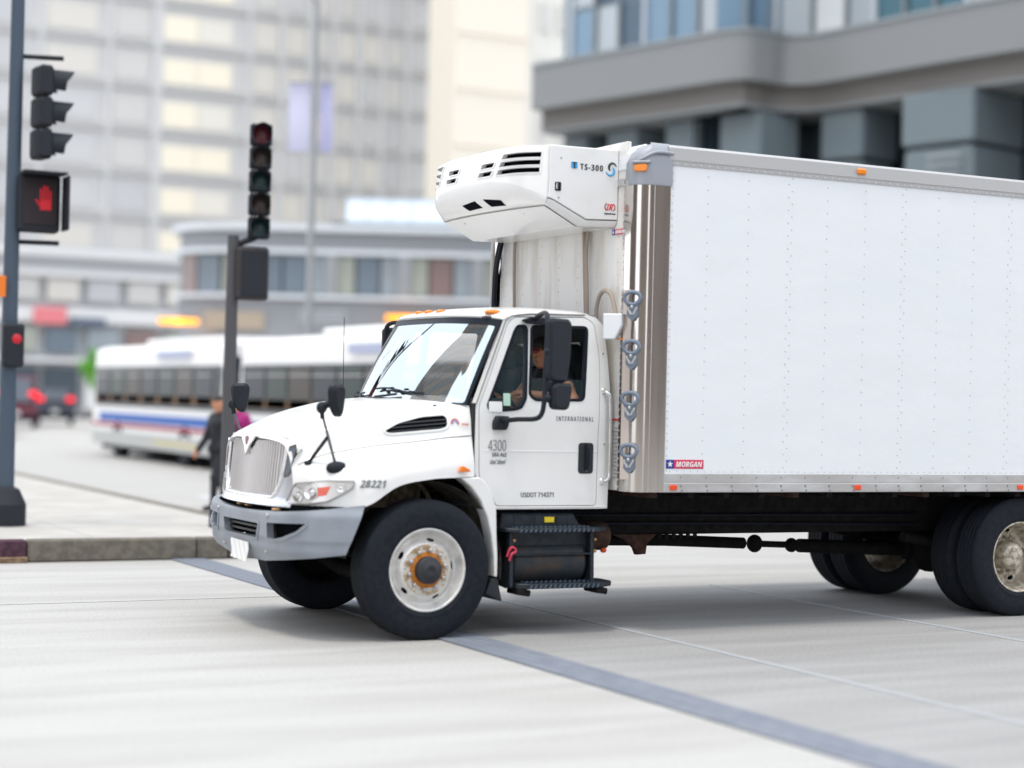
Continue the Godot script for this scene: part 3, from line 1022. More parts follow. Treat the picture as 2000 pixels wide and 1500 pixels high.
	for z in [0.48, -0.5]:
		var st := MB.new()
		st.box(V(1.22, 1.36, z), V(0.5, 0.16, 0.52), 0.05)
		st.box(V(1.49, 1.75, z), V(0.13, 0.72, 0.50), 0.06, Basis(V(0, 0, 1), -0.12))
		st.box(V(1.51, 2.13, z), V(0.10, 0.24, 0.34), 0.05, Basis(V(0, 0, 1), -0.1))
		st.box(V(1.22, 1.14, z), V(0.36, 0.28, 0.4), 0.02)
		obj("seat", st, mats.seat, T)
	var sw := MB.new()
	var nrm := V(0.72, 0.69, 0).normalized()
	var c := V(0.92, 1.74, 0.48)
	var e1 := V(0, 0, 1)
	var e2 := nrm.cross(e1)
	var ring := []
	for k in 36:
		var q := TAU * k / 36
		ring.append(c + e1 * cos(q) * 0.225 + e2 * sin(q) * 0.225)
	sw.tube(ring, 0.016, 8, true)
	for q in [0.3, PI - 0.3, -PI / 2]:
		sw.tube([c, c + e1 * cos(q) * 0.225 + e2 * sin(q) * 0.225], 0.014, 6)
	sw.ball(c, V(0.06, 0.06, 0.06), 10)
	sw.tube([c, c - nrm * 0.35], 0.03, 8)
	obj("steering_wheel", sw, mats.seal, T)
	# stickers on the quarter window
	var mp1 := cab_map(1.0)
	for e in [[0.532, 1.695, 0.645, 1.775, "sticker", "plate", 0.010], [0.665, 1.745, 0.725, 1.84, "inspection_sticker", "sticker_green", -0.008]]:
		var sk := MB.new()
		sk.panel(mp1, rect(e[0], e[1], e[2], e[3], 0.008), [], Vector2(0.1, 0.05), e[6], 0.002)
		obj(e[4], sk, mats[e[5]], T)

func build_box(T: Node3D) -> void:
	var x0 := 1.945
	var x1 := 9.25
	var white: Material = mats.panel_white
	for s: float in [1.0, -1.0]:
		var sp := MB.new()
		sp.box(V((x0 + x1) / 2, 2.45, s * 1.265), V(x1 - x0, 2.44, 0.03), 0.003)
		var S := obj("side_panel", sp, white, T)
		# rivets, in columns and along the edges
		var rv := MB.new()
		var z: float = s * 1.281
		var cols := 0
		var x := 2.298
		while x < x1:
			for k in 23:
				var y := 1.30 + k * 0.104
				if y < 3.65: dome(rv, V(x, y, z), s, 0.0085)
				if cols % 3 == 2 and y < 3.6: dome(rv, V(x + 0.035, y + 0.05, z), s, 0.0085)
			x += 0.3895
			cols += 1
		for k in 42: dome(rv, V(1.968, 1.27 + k * 0.058, z), s, 0.009)
		x = 2.0
		while x < x1:
			dome(rv, V(x, 1.262, z), s, 0.007)
			x += 0.065
		if s > 0: stuff(obj("rivets", rv, mats.rivet, S))
		var tr := MB.new()
		tr.prism(P2([0, 3.655, s * 0.012, 3.655, s * 0.014, 3.685, s * 0.020, 3.695, s * 0.016, 3.79, s * -0.01, 3.812, s * -0.05, 3.815, s * -0.05, 3.655]), Transform3D(Basis(V(0, 0, 1), V(0, 1, 0), V(-1, 0, 0)), V(x1, 0, s * 1.277)), x1 - x0 + 0.02, 0.004)
		var TR := obj("top_rail", tr, mats.rail, T)
		var tv := MB.new()
		x = 2.0
		while x < x1:
			dome(tv, V(x, 3.668, s * 1.290), s, 0.008)
			x += 0.075
		if s > 0: stuff(obj("rail_rivets", tv, mats.rivet, TR))
		var br := MB.new()
		br.box(V((x0 + x1) / 2, 1.209, s * 1.268), V(x1 - x0, 0.072, 0.034), 0.004)
		br.box(V((x0 + x1) / 2, 1.135, s * 1.272), V(x1 - x0, 0.076, 0.036), 0.005)
		var BR := obj("bottom_rail", br, mats.rail_low, T)
		var bv := MB.new()
		x = 2.10
		while x < x1:
			dome(bv, V(x, 1.148, s * 1.290), s, 0.012)
			dome(bv, V(x + 0.01, 1.112, s * 1.290), s, 0.010)
			dome(bv, V(x, 1.215, s * 1.285), s, 0.008)
			x += 0.24
		if s > 0: stuff(obj("rail_bolts", bv, mats.rivet_dark, BR))
		for e in [2.03, 3.83, 5.6]:
			var rf := MB.new()
			rf.box(V(e, 1.136, s * 1.294), V(0.065, 0.04, 0.014), 0.004)
			obj("side_reflector", rf, mats.red_orange, T)
		for e in [3.79, 7.2]:
			var lm := MB.new()
			lm.box(V(e, 3.745, s * 1.302), V(0.09, 0.05, 0.035), 0.012)
			obj("roof_marker", lm, mats.orange_lamp, T)
		# polished corner post
		var prof := [Vector2(1.668, 1.045), Vector2(1.662, 1.05), Vector2(1.662, 1.075), Vector2(1.655, 1.082), Vector2(1.652, 1.10), Vector2(1.652, 1.155)]
		for k in 13:
			var q := deg_to_rad(lerpf(180.0, 90.0, k / 12.0))
			prof.append(Vector2(1.785 + cos(q) * 0.133, 1.155 + sin(q) * 0.133))
		prof.append_array([Vector2(1.80, 1.290), Vector2(1.806, 1.284), Vector2(1.93, 1.284), Vector2(1.948, 1.286), Vector2(1.95, 1.281)])
		var cp := MB.new()
		for y in [[1.098, 3.53]]:
			var a := PackedVector3Array()
			var b := PackedVector3Array()
			for p in prof:
				a.append(V(p.x, y[0], p.y * s)); b.append(V(p.x, y[1], p.y * s))
			cp.grid([a, b], s < 0)
		var CP := obj("corner_post", cp, mats.polished, T)
		# grey cast cap with its lamp
		var cap := MB.new()
		var rows := []
		for e in [[3.485, 0.008, 0.0], [3.50, 0.012, 0.0], [3.66, 0.012, 0.0], [3.74, 0.006, 0.02], [3.80, -0.01, 0.08], [3.825, -0.04, 0.17]]:
			var r := PackedVector3Array()
			var lift: float = e[2]
			r.append(V(1.668 + lift * 0.8, e[0], s * (1.06 - lift * 0.3)))
			for k in 13:
				var q := deg_to_rad(lerpf(180.0, 90.0, k / 12.0))
				var rad: float = 0.13 + e[1]
				r.append(V(1.785 + cos(q) * rad + lift * maxf(0.0, -cos(q)), e[0], s * (1.155 + sin(q) * rad - lift * 0.15)))
			r.append(V(1.955, e[0], s * (1.285 + e[1] - lift * 0.15)))
			rows.append(r)
		cap.grid(rows, s < 0)
		var CAP := obj("corner_cap", cap, mats.cast_grey, T)
		var brow := MB.new()
		brow.tube(curve([V(1.665, 3.655, s * 1.20), V(1.70, 3.69, s * 1.265), V(1.78, 3.735, s * 1.298), V(1.86, 3.745, s * 1.30), V(1.955, 3.74, s * 1.298)], 5), 0.014, 6)
		obj("cap_rib", brow, mats.cast_grey, CAP)
		var sd := MB.new()
		sd.box(V(1.69, 3.66, s * 1.258), V(0.15, 0.02, 0.04), 0.006, Basis(V(0, 1, 0), -0.75 * s))
		obj("lamp_hood", sd, mats.cast_grey, CAP)
		var lp := MB.new()
		lp.prism(rounded(rect(-0.055, -0.028, 0.055, 0.028), 0.026, 5), Transform3D(Basis(V(0, 1, 0), -0.85 * s if s > 0 else PI + 0.85), V(1.69, 3.615, s * 1.252)), 0.022, 0.006)
		obj("corner_lamp", lp, mats.orange_lamp, CAP)
		# four cast grab handles on the post
		if s > 0:
			var plate := MB.new()
			plate.box(V(1.664, 1.93, 1.20), V(0.13, 1.48, 0.008), 0.003, Basis(V(0, 1, 0), -0.95))
			obj("handle_plate", plate, mats.polished_plate, CP)
			for y in [2.545, 2.165, 1.765, 1.362]:
				grab_handle(T, y)
	var rf := MB.new()
	rf.box(V((1.78 + x1) / 2, 3.79, 0), V(x1 - 1.78, 0.035, 2.47), 0.008)
	obj("box_roof", rf, white, T)
	var fw := MB.new()
	fw.box(V(1.69, 2.47, 0), V(0.04, 2.74, 2.14), 0.004)
	var FW := obj("front_wall", fw, mats.front_wall, T)
	var fr := MB.new()
	for k in 7:
		for j in 26:
			var c := V(1.669, 1.2 + j * 0.1, -0.95 + k * 0.32)
			for e in [1]:
				fr.ball(c, V(0.004, 0.007, 0.007), 5)
	for j in 44:
		fr.ball(V(1.660, 1.13 + j * 0.055, 1.062), V(0.004, 0.007, 0.007), 5)
		fr.ball(V(1.668, 1.13 + j * 0.055, -1.04), V(0.004, 0.007, 0.007), 5)
	stuff(obj("front_rivets", fr, mats.rivet, FW))
	var fb := MB.new()
	fb.box(V(1.664, 3.52, 0), V(0.014, 0.06, 2.10), 0.004)
	obj("front_band", fb, mats.rail, T)
	var br := MB.new()
	br.prism(P2([1.665, 3.62, 1.67, 3.74, 1.70, 3.79, 1.80, 3.822, 1.80, 3.60]), Transform3D(Basis.IDENTITY, V(0, 0, -1.16)), 2.32, 0.01)
	obj("front_top_bow", br, mats.panel_white, T)
	var fl := MB.new()
	fl.box(V((1.7 + x1) / 2, 1.13, 0), V(x1 - 1.7, 0.07, 2.48), 0.004)
	obj("box_floor", fl, mats.chassis, T)
	var bk := MB.new()
	bk.box(V(x1, 2.45, 0), V(0.05, 2.7, 2.56), 0.01)
	obj("rear_door", bk, mats.panel_white, T)
	# white junction box with its arched conduit, and hoses down the front wall
	var jb := MB.new()
	jb.prism(P2([-0.075, -0.11, 0.02, -0.11, 0.075, 0.0, 0.075, 0.09, -0.075, 0.09]), Transform3D(Basis(V(0, 1, 0), -0.75), V(1.60, 2.39, 1.07)), 0.11, 0.008)
	var JB := obj("junction_box", jb, mats.panel_white, T)
	var jl := MB.new()
	jl.box(V(1.625, 2.285, 1.13), V(0.06, 0.012, 0.03), 0.002, Basis(V(0, 1, 0), -0.75))
	obj("box_light", jl, mats.orange_lamp, JB)
	var cn := MB.new()
	cn.tube(curve([V(1.63, 2.30, 0.72), V(1.62, 2.55, 0.74), V(1.61, 2.665, 0.84), V(1.605, 2.64, 0.98), V(1.61, 2.48, 1.06)], 6), 0.018, 8)
	obj("conduit", cn, mats.conduit, T)
	for e in [[V(1.64, 3.22, -1.0), V(1.62, 3.05, -1.03), V(1.63, 2.85, -1.09), V(1.64, 2.60, -1.12), 0.022, "black_hose", "seal"], [V(1.64, 3.22, -0.955), V(1.60, 3.02, -0.97), V(1.62, 2.84, -1.05), V(1.64, 2.60, -1.10), 0.018, "black_hose", "seal"], [V(1.65, 3.22, -0.76), V(1.645, 3.0, -0.755), V(1.645, 2.7, -0.74), V(1.65, 2.2, -0.72), 0.014, "drain_pipe", "conduit"], [V(1.64, 3.20, 0.47), V(1.62, 3.0, 0.52), V(1.62, 2.7, 0.545), V(1.64, 2.3, 0.55), 0.017, "drain_pipe", "conduit"], [V(1.64, 3.20, 0.54), V(1.62, 3.0, 0.55), V(1.62, 2.7, 0.575), V(1.64, 2.3, 0.56), 0.016, "drain_pipe", "conduit"], [V(1.655, 3.22, -1.18), V(1.65, 3.0, -1.18), V(1.65, 2.6, -1.18), V(1.65, 1.3, -1.18), 0.02, "corner_trim", "rail"]]:
		var hs := MB.new()
		hs.tube(curve([e[0], e[1], e[2], e[3]], 6), e[4], 8)
		obj(e[5], hs, mats[e[6]], T)

func dome(mb: MB, p: Vector3, s: float, r: float) -> void:
	var a := p + V(0, 0, s * r * 0.45)
	for k in 6:
		var q := TAU * k / 6.0
		var w := TAU * (k + 1) / 6.0
		mb.tri(a, p + V(cos(q) * r, sin(q) * r, 0), p + V(cos(w) * r, sin(w) * r, 0))

func grab_handle(T: Node3D, y: float) -> void:
	var b := Basis(V(0, 1, 0), -0.72)
	var o := V(1.667, y, 1.222)
	var h := MB.new()
	var ring := []
	for k in 28:
		var q := TAU * k / 28
		var sx := 0.062 * (1.0 + 0.12 * sin(q))
		ring.append(o + b * V(cos(q) * sx, 0.055 + sin(q) * 0.048, 0.045))
	h.tube(ring, 0.016, 8, true)
	var body := PackedVector2Array()
	body = rounded(P2([-0.062, 0.045, -0.04, -0.02, -0.045, -0.08, 0.0, -0.125, 0.045, -0.08, 0.04, -0.02, 0.062, 0.045, 0.03, 0.018, -0.03, 0.018]), 0.015)
	h.prism(body, Transform3D(b, o), 0.05, 0.012)
	var G := obj("grab_handle", h, mats.handle_grey, T)
	var lat := MB.new()
	for e in [[-0.022, -0.045, 0.5], [0.022, -0.045, -0.5]]:
		lat.box(o + b * V(e[0], e[1], 0.052), V(0.018, 0.07, 0.014), 0.004, b * Basis(V(0, 0, 1), e[2]))
	lat.ball(o + b * V(0, -0.015, 0.052), V(0.018, 0.018, 0.012), 8)
	obj("latch", lat, mats.steel, G)

func build_reefer(T: Node3D) -> void:
	var plan := func(xc: float, xe: float, zmax: float) -> Array:
		var d := xe - xc
		return curve([Vector2(xe, -zmax), Vector2(xc + d * 0.27, -zmax * 0.78), Vector2(xc + d * 0.03, -zmax * 0.42), Vector2(xc, 0), Vector2(xc + d * 0.03, zmax * 0.42), Vector2(xc + d * 0.27, zmax * 0.78), Vector2(xe, zmax)], 6)
	var up: Array = plan.call(0.80, 1.03, 0.945)
	var y1 := 3.755
	# belly seam rises towards the sides' front corner
	var edge_y := func(u: float) -> float: return 3.535 - 0.165 * pow(absf(u * 2.0 - 1.0), 2.2)
	var fm := func(u: float, y: float, off: float) -> Vector3:
		var k := clampf(u, 0, 1) * (up.size() - 1)
		var i := clampi(int(k), 0, up.size() - 2)
		var a: Vector2 = up[i].lerp(up[i + 1], k - i)
		var i0 := maxi(i - 1, 0)
		var i1 := mini(i + 2, up.size() - 1)
		var d: Vector2 = (up[i1] - up[i0]).normalized()
		var bulge := 0.03 * (y - 3.42) * (y - 3.42) * 8.0
		return V(a.x - d.y * off + bulge, y, a.y + d.x * off)
	var outer := PackedVector2Array()
	for k in 25: outer.append(Vector2(k / 24.0, edge_y.call(k / 24.0)))
	outer.append(Vector2(1, y1)); outer.append(Vector2(0, y1))
	# air slots: [u0, u1, y centre, height]
	var holes := []
	var slots := []
	for q in [0, 1, 2]:
		slots.append([0.745 - q * 0.012, 0.957, 3.700 - q * 0.060, 0.038])
		slots.append([0.050, 0.275 + q * -0.012, 3.715 - q * 0.060, 0.038])
	for q in [0, 1]:
		slots.append([0.605 - q * 0.014, 0.690 - q * 0.010, 3.650 - q * 0.066, 0.036])
		slots.append([0.345 - q * 0.014, 0.432 - q * 0.014, 3.655 - q * 0.068, 0.036])
	for e in slots:
		var u0: float = e[0]
		var u1: float = e[1]
		var sl: float = 0.010
		var a := P2([u0 - (sl if u0 > 0.5 else 0.0), e[2] - e[3] / 2, u1 - (0.0 if u0 > 0.5 and u1 > 0.9 else sl), e[2] - e[3] / 2, u1, e[2] + e[3] / 2, u0, e[2] + e[3] / 2])
		holes.append(a)
	var sh := MB.new()
	sh.panel(fm, outer, holes, Vector2(0.025, 0.05), 0.0, 0.035)
	var R := obj("refrigeration_unit", sh, mats.reefer, T)
	var bk := MB.new()
	bk.panel(fm, P2([0.02, 3.545, 0.98, 3.545, 0.98, 3.74, 0.02, 3.74]), [], Vector2(0.03, 0.2), -0.045)
	obj("slot_backing", bk, mats.black, R)
	for k in holes.size():
		var e: Array = slots[k]
		var fin := MB.new()
		var h: PackedVector2Array = Geometry2D.offset_polygon(holes[k], 0.008)[0]
		fin.panel(fm, h, [holes[k]], Vector2(0.03, 0.05), 0.006, 0.01)
		obj("slot_rim", fin, mats.reefer, R)
	# top
	var tp := MB.new()
	var a := PackedVector3Array()
	var b := PackedVector3Array()
	var c := PackedVector3Array()
	for k in up.size():
		var u := float(k) / (up.size() - 1)
		var p: Vector3 = fm.call(u, y1, 0.0)
		a.append(p)
		b.append(p + V(0.03, 0.022, 0) + V(0, 0, -0.02 * (u - 0.5) * 2.0))
		c.append(V(1.67, 3.80 - 0.02 * absf(u * 2 - 1), p.z * 0.97))
	tp.grid([a, b], false)
	tp.grid([b, c], false)
	obj("top_cover", tp, mats.reefer, R)
	# flat sides, with a bevelled lower edge
	for s: float in [1.0, -1.0]:
		var sp := MB.new()
		var poly := P2([1.045, 3.365, 1.09, 3.352, 1.384, 3.218, 1.665, 3.230, 1.665, 3.782, 1.045, 3.775])
		sp.prism(poly, Transform3D(Basis.IDENTITY, V(0, 0, 0.90 if s > 0 else -0.955)), 0.055, 0.006)
		var SP := obj("side_cover", sp, mats.reefer, R)
		var bv := MB.new()
		var o := [V(1.035, 3.358, s * 0.945), V(1.09, 3.345, s * 0.945), V(1.384, 3.21, s * 0.945), V(1.665, 3.222, s * 0.945)]
		var i := [V(1.03, 3.312, s * 0.90), V(1.07, 3.295, s * 0.90), V(1.335, 3.160, s * 0.89), V(1.665, 3.168, s * 0.89)]
		var m := []
		for k in 4: m.append((o[k] + i[k]) * 0.5 + V(0, -0.008, s * 0.012))
		bv.grid([PackedVector3Array(o), PackedVector3Array(m), PackedVector3Array(i)], s > 0)
		obj("lower_edge", bv, mats.reefer, R)
		if s > 0:
			var lt := MB.new()
			lt.prism(rect(1.095, 3.42, 1.148, 3.49, 0.012), Transform3D(Basis.IDENTITY, V(0, 0, 0.953)), 0.008, 0.002)
			var L := obj("latch_frame", lt, mats.seal, SP)
			var lb := MB.new()
			lb.prism(rect(1.103, 3.432, 1.120, 3.48, 0.006), Transform3D(Basis.IDENTITY, V(0, 0, 0.960)), 0.006, 0.002)
			obj("latch_button", lb, mats.chrome, SP)
			for p in [Vector2(1.145, 3.68), Vector2(1.13, 3.37)]:
				var sc := MB.new()
				sc.ball(V(p.x, p.y, 0.956), V(0.010, 0.010, 0.004), 8)
				obj("screw", sc, mats.steel, SP)
	# belly: curved fairing from the seam in to the line of the bottom panel
	var rows := []
	for t in 7:
		var w := t / 6.0
		var r := PackedVector3Array()
		for k in 49:
			var u := k / 48.0
			var p: Vector3 = fm.call(u, edge_y.call(u), 0.0)
			var q := V(0.985, 3.312, lerpf(-0.90, 0.90, u))
			q.x = lerpf(0.955, 1.03, pow(absf(u * 2 - 1), 2.0))
			var ww := sin(w * PI / 2)
			var vv := 1.0 - cos(w * PI / 2)
			r.append(V(lerpf(p.x, q.x, vv), lerpf(p.y, q.y, ww), lerpf(p.z, q.z, vv)))
		rows.append(r)
	var be := MB.new()
	be.grid(rows, true)
	var BE := obj("belly_fairing", be, mats.reefer, R)
	var bmap := func(u: float, w: float, off: float) -> Vector3:
		var k := clampf(u, 0, 1) * 48
		var i := clampi(int(k), 0, 47)
		var m := clampf(w, 0, 1) * 6
		var j := clampi(int(m), 0, 5)
		var p: Vector3 = rows[j][i].lerp(rows[j][i + 1], k - i).lerp(rows[j + 1][i].lerp(rows[j + 1][i + 1], k - i), m - j)
		return p + V(-0.45, -0.89, 0) * off
	for e in [P2([0.425, 0.50, 0.535, 0.44, 0.565, 0.68, 0.445, 0.72]), P2([0.60, 0.43, 0.725, 0.50, 0.745, 0.72, 0.64, 0.70])]:
		var vt := MB.new()
		vt.panel(bmap, e, [], Vector2(0.03, 0.12), 0.004, 0.004)
		obj("belly_vent", vt, mats.black, BE)
	# sloping bottom panel and the underside back to the wall
	var bp := MB.new()
	var f := PackedVector3Array()
	var g := PackedVector3Array()
	var h := PackedVector3Array()
	for k in 25:
		var u := k / 24.0
		var z: float = lerpf(-0.90, 0.90, u)
		f.append(V(lerpf(0.955, 1.03, pow(absf(u * 2 - 1), 2.0)) + 0.006, 3.302, z))
		g.append(V(1.315, 3.160, z)); h.append(V(1.668, 3.165, z))
	bp.grid([f, g], true)
	bp.grid([g, h], true)
	var BP := obj("bottom_panel", bp, mats.reefer, R)
	var ln := MB.new()
	var lp := []
	for k in 25:
		lp.append(rows[6][k * 2] + V(0.001, -0.003, 0))
	ln.tube(lp, 0.0045, 6)
	obj("panel_joint", ln, mats.joint_tan, R)
	for z in [-0.55, 0.0, 0.52]:
		var sc := MB.new()
		sc.ball(V(1.06, 3.272, z), V(0.010, 0.006, 0.010), 8)
		obj("screw", sc, mats.steel, BP)
	# seam down the front corner
	for s: float in [1.0, -1.0]:
		var sm := MB.new()
		sm.box(V(1.038, 3.565, s * 0.943), V(0.010, 0.40, 0.012), 0.002)
		obj("corner_joint", sm, mats.reefer, R)

func build_chassis(T: Node3D) -> void:
	var dark: Material = mats.chassis
	for s: float in [1.0, -1.0]:
		var r := MB.new()
		r.box(V(4.1, 0.865, s * 0.43), V(10.0, 0.33, 0.014), 0.003)
		r.box(V(4.1, 1.025, s * 0.395), V(10.0, 0.012, 0.085), 0.003)
		r.box(V(4.1, 0.705, s * 0.395), V(10.0, 0.012, 0.085), 0.003)
		r.box(V(5.6, 1.06, s * 0.41), V(7.4, 0.06, 0.09), 0.004)
		var R := obj("frame_rail", r, dark, T)
		if s > 0:
			var bl := MB.new()
			var x := 1.7
			while x < 5.2:
				for y in [0.76, 0.84, 0.92]:
					bl.ball(V(x, y, 0.44), V(0.008, 0.008, 0.006), 6)
				x += 0.21
			stuff(obj("rail_bolts", bl, mats.chassis, R))
		wheel(T, 0.0, s * 1.015, s, false)
		wheel(T, 5.70, s * 1.075, s, true)
		var sp := MB.new()
		sp.tube(curve([V(-0.7, 0.66, s * 0.43), V(-0.35, 0.60, s * 0.43), V(0, 0.57, s * 0.43), V(0.4, 0.61, s * 0.43), V(0.75, 0.68, s * 0.43)], 4), 0.04, 6)
		obj("leaf_spring", sp, dark, T)
		sp = MB.new()
		sp.tube(curve([V(4.95, 0.66, s * 0.52), V(5.3, 0.60, s * 0.52), V(5.7, 0.58, s * 0.52), V(6.1, 0.60, s * 0.52), V(6.45, 0.66, s * 0.52)], 4), 0.05, 6)
		obj("leaf_spring", sp, dark, T)
	for x in [1.9, 2.9, 3.72, 4.6, 5.3, 6.1, 7.4, 8.6]:
		var cm := MB.new()
		cm.box(V(x, 0.86, 0), V(0.08, 0.24, 0.84), 0.004)
		obj("cross_member", cm, dark, T)
	for k in 22:
		var cb := MB.new()
		cb.box(V(1.9 + k * 0.34, 1.075, 0), V(0.06, 0.05, 2.44), 0.004)
		obj("floor_beam", cb, mats.rust_dark if k % 4 == 0 else dark, T)
	var ax := MB.new()
	ax.tube([V(0, 0.44, -0.9), V(0, 0.38, -0.5), V(0, 0.38, 0.5), V(0, 0.44, 0.9)], 0.06, 8)
	obj("front_axle", ax, dark, T)
	var ra := MB.new()
	ra.tube([V(5.7, 0.52, -0.9), V(5.7, 0.52, -0.3), V(5.7, 0.52, 0.3), V(5.7, 0.52, 0.9)], 0.095, 12)
	ra.ball(V(5.68, 0.50, 0.05), V(0.25, 0.22, 0.2), 14)
	obj("rear_axle", ra, dark, T)
	var ds := MB.new()
	ds.tube([V(1.2, 0.64, 0), V(2.79, 0.612, 0), V(3.60, 0.575, 0)], [0.045, 0.05, 0.05], 12)
	ds.ball(V(3.72, 0.57, 0), V(0.07, 0.08, 0.075), 12)
	ds.tube([V(3.8, 0.565, 0), V(4.05, 0.555, 0)], 0.03, 10)
	ds.ball(V(4.12, 0.55, 0), V(0.06, 0.065, 0.065), 12)
	ds.tube([V(4.2, 0.545, 0), V(5.45, 0.49, 0)], 0.062, 12)
	ds.ball(V(5.42, 0.49, 0), V(0.07, 0.09, 0.09), 10)
	obj("drive_shaft", ds, dark, T)
	var hg := MB.new()
	hg.prism(P2([2.0, 0.705, 2.12, 0.66, 2.20, 0.59, 2.225, 0.535, 2.31, 0.54, 2.32, 0.62, 2.36, 0.66, 2.42, 0.705]), Transform3D(Basis.IDENTITY, V(0, 0, 0.40)), 0.06, 0.006)
	obj("hanger_bracket", hg, mats.rust_dark, T)
	for k in 6:
		var cl := MB.new()
		cl.box(V(2.45 + k * 0.07, 0.69, 0.44), V(0.03, 0.05, 0.03), 0.006)
		obj("line_clip", cl, dark, T)
	for k in 2:
		var bl := MB.new()
		bl.tube([V(1.6, 0.80 + k * 0.07, 0.455), V(3.0, 0.79 + k * 0.07, 0.455), V(5.2, 0.76 + k * 0.09, 0.455)], 0.012, 6)
		obj("brake_line", bl, mats.seal, T)
	# rusty air tank behind the cab step
	var at := MB.new()
	at.lathe([Vector2(0, -0.28), Vector2(0.07, -0.275), Vector2(0.105, -0.25), Vector2(0.115, -0.22), Vector2(0.115, 0.22), Vector2(0.105, 0.25), Vector2(0.07, 0.275), Vector2(0, 0.28)], Transform3D(Basis(V(0, 0, -1), V(0, 1, 0), V(1, 0, 0)), V(1.50, 0.72, 0.72)), 20)
	var AT := obj("air_tank", at, mats.rust_dark, T)
	var dv := MB.new()
	dv.ball(V(1.70, 0.61, 0.80), V(0.03, 0.02, 0.02), 8)
	obj("drain_valve", dv, mats.red_orange, AT)
	# engine bay seen through the wheel arch
	var en := MB.new()
	en.box(V(0.05, 1.0, 0), V(1.1, 0.6, 0.62), 0.06)
	en.box(V(-0.6, 1.0, 0), V(0.12, 0.75, 0.9), 0.02)
	obj("engine", en, mats.engine, T)
	var hb := MB.new()
	hb.box(V(0.0, 1.06, 0.47), V(0.42, 0.24, 0.06), 0.02)
	hb.tube(curve([V(0.1, 1.2, 0.52), V(0.25, 1.05, 0.56), V(0.33, 0.8, 0.55), V(0.30, 0.6, 0.55)], 5), 0.02, 6)
	hb.tube(curve([V(0.2, 1.15, 0.52), V(0.15, 1.0, 0.6), V(0.05, 0.9, 0.62)], 5), 0.015, 6)
	obj("heat_shield", hb, mats.tan_dirty, T)
	# steps, battery box and tank below the driver's door
	for s: float in [1.0, -1.0]:
		var bb := MB.new()
		bb.prism(P2([0.68, 0.80, 0.70, 0.925, 1.32, 0.92, 1.40, 0.80]), Transform3D(Basis.IDENTITY, V(0, 0, 0.62 if s > 0 else -0.98)), 0.36, 0.015)
		for x in [0.80, 0.98, 1.18, 1.27]:
			bb.box(V(x, 0.86, s * 0.98), V(0.012, 0.10, 0.012), 0.003)
		obj("battery_box", bb, mats.dark_steel, T)
		for e in [[0.665, 1.60, 0.785, 0.03], [0.76, 1.655, 0.352, 0.04]]:
			var st := MB.new()
			st.prism(rounded(P2([e[0], 0.80, e[0] + 0.02, 1.06, e[0] + 0.1, 1.12, e[1] - 0.14, 1.12, e[1], 1.02, e[1], 0.80]), 0.03), Transform3D(Basis(V(1, 0, 0), V(0, 0, s), V(0, 1, 0)), V(0, e[2], 0)), e[3], 0.006)
			var ST := obj("step", st, mats.dark_steel, T)
			var th := MB.new()
			var x: float = e[0] + 0.12
			while x < e[1] - 0.15:
				th.box(V(x, e[2] + e[3] * 0.5 - 0.004, s * 1.124), V(0.013, e[3] * 0.85, 0.012), 0.003, Basis(V(0, 0, 1), -0.5))
				for z in [0.86, 0.92, 0.98, 1.04]:
					th.box(V(x, e[2] + e[3] + 0.004, s * z), V(0.02, 0.010, 0.02), 0.003)
				x += 0.042
			stuff(obj("tread_teeth", th, mats.step_teeth, ST))
		var tk := MB.new()
		tk.lathe([Vector2(0, -0.34), Vector2(0.15, -0.335), Vector2(0.185, -0.31), Vector2(0.19, -0.29), Vector2(0.19, 0.29), Vector2(0.185, 0.31), Vector2(0.15, 0.335), Vector2(0, 0.34)], Transform3D(Basis(V(0, 0, -1), V(0, 1, 0), V(1, 0, 0)), V(1.10, 0.545, s * 0.84)), 28)
		obj("fuel_tank", tk, mats.tank, T)
		var tb := MB.new()
		tb.box(V(1.10, 0.70, s * 0.95), V(0.74, 0.19, 0.05), 0.01)
		tb.box(V(1.10, 0.61, s * 1.0), V(0.74, 0.014, 0.10), 0.003)
		obj("tank_shield", tb, mats.dark_steel, T)
		for x in [0.745, 1.455]:
			var hb2 := MB.new()
			hb2.prism(rounded(P2([0.62, 0.79, 1.04, 0.79, 1.05, 0.62, 1.06, 0.36, 0.98, 0.35, 0.66, 0.38, 0.62, 0.5]), 0.02), Transform3D(Basis(V(0, 0, s), V(0, 1, 0), V(-s, 0, 0)), V(x + 0.015 * s, 0, 0)), 0.03, 0.005)
			var HB := obj("step_bracket", hb2, mats.dark_steel, T)
			for y in [0.72, 0.63]:
				var bt := MB.new()
				bt.ball(V(x + 0.02, y, s * 1.052), V(0.014, 0.014, 0.012), 8)
				obj("bracket_bolt", bt, mats.brass, HB)
		for x in [0.84, 1.52]:
			var fo := MB.new()
			fo.box(V(x, 0.325, s * 1.0), V(0.11, 0.05, 0.2), 0.01, Basis(V(0, 0, 1), -0.15))
			obj("step_foot", fo, dark, T)
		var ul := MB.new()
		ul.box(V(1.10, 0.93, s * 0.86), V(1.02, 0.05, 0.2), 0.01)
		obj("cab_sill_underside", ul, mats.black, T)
	var yl := MB.new()
	yl.box(V(1.10, 0.872, 0.985), V(0.085, 0.042, 0.006), 0.002)
	obj("yellow_label", yl, mats.yellow, T)
	var rs := MB.new()
	rs.tube(curve([V(0.70, 0.60, 1.06), V(0.72, 0.66, 1.07), V(0.75, 0.67, 1.07), V(0.77, 0.64, 1.07), V(0.73, 0.62, 1.08), V(0.715, 0.57, 1.07)], 5), 0.010, 6)
	obj("red_strap", rs, mats.red_strap, T)

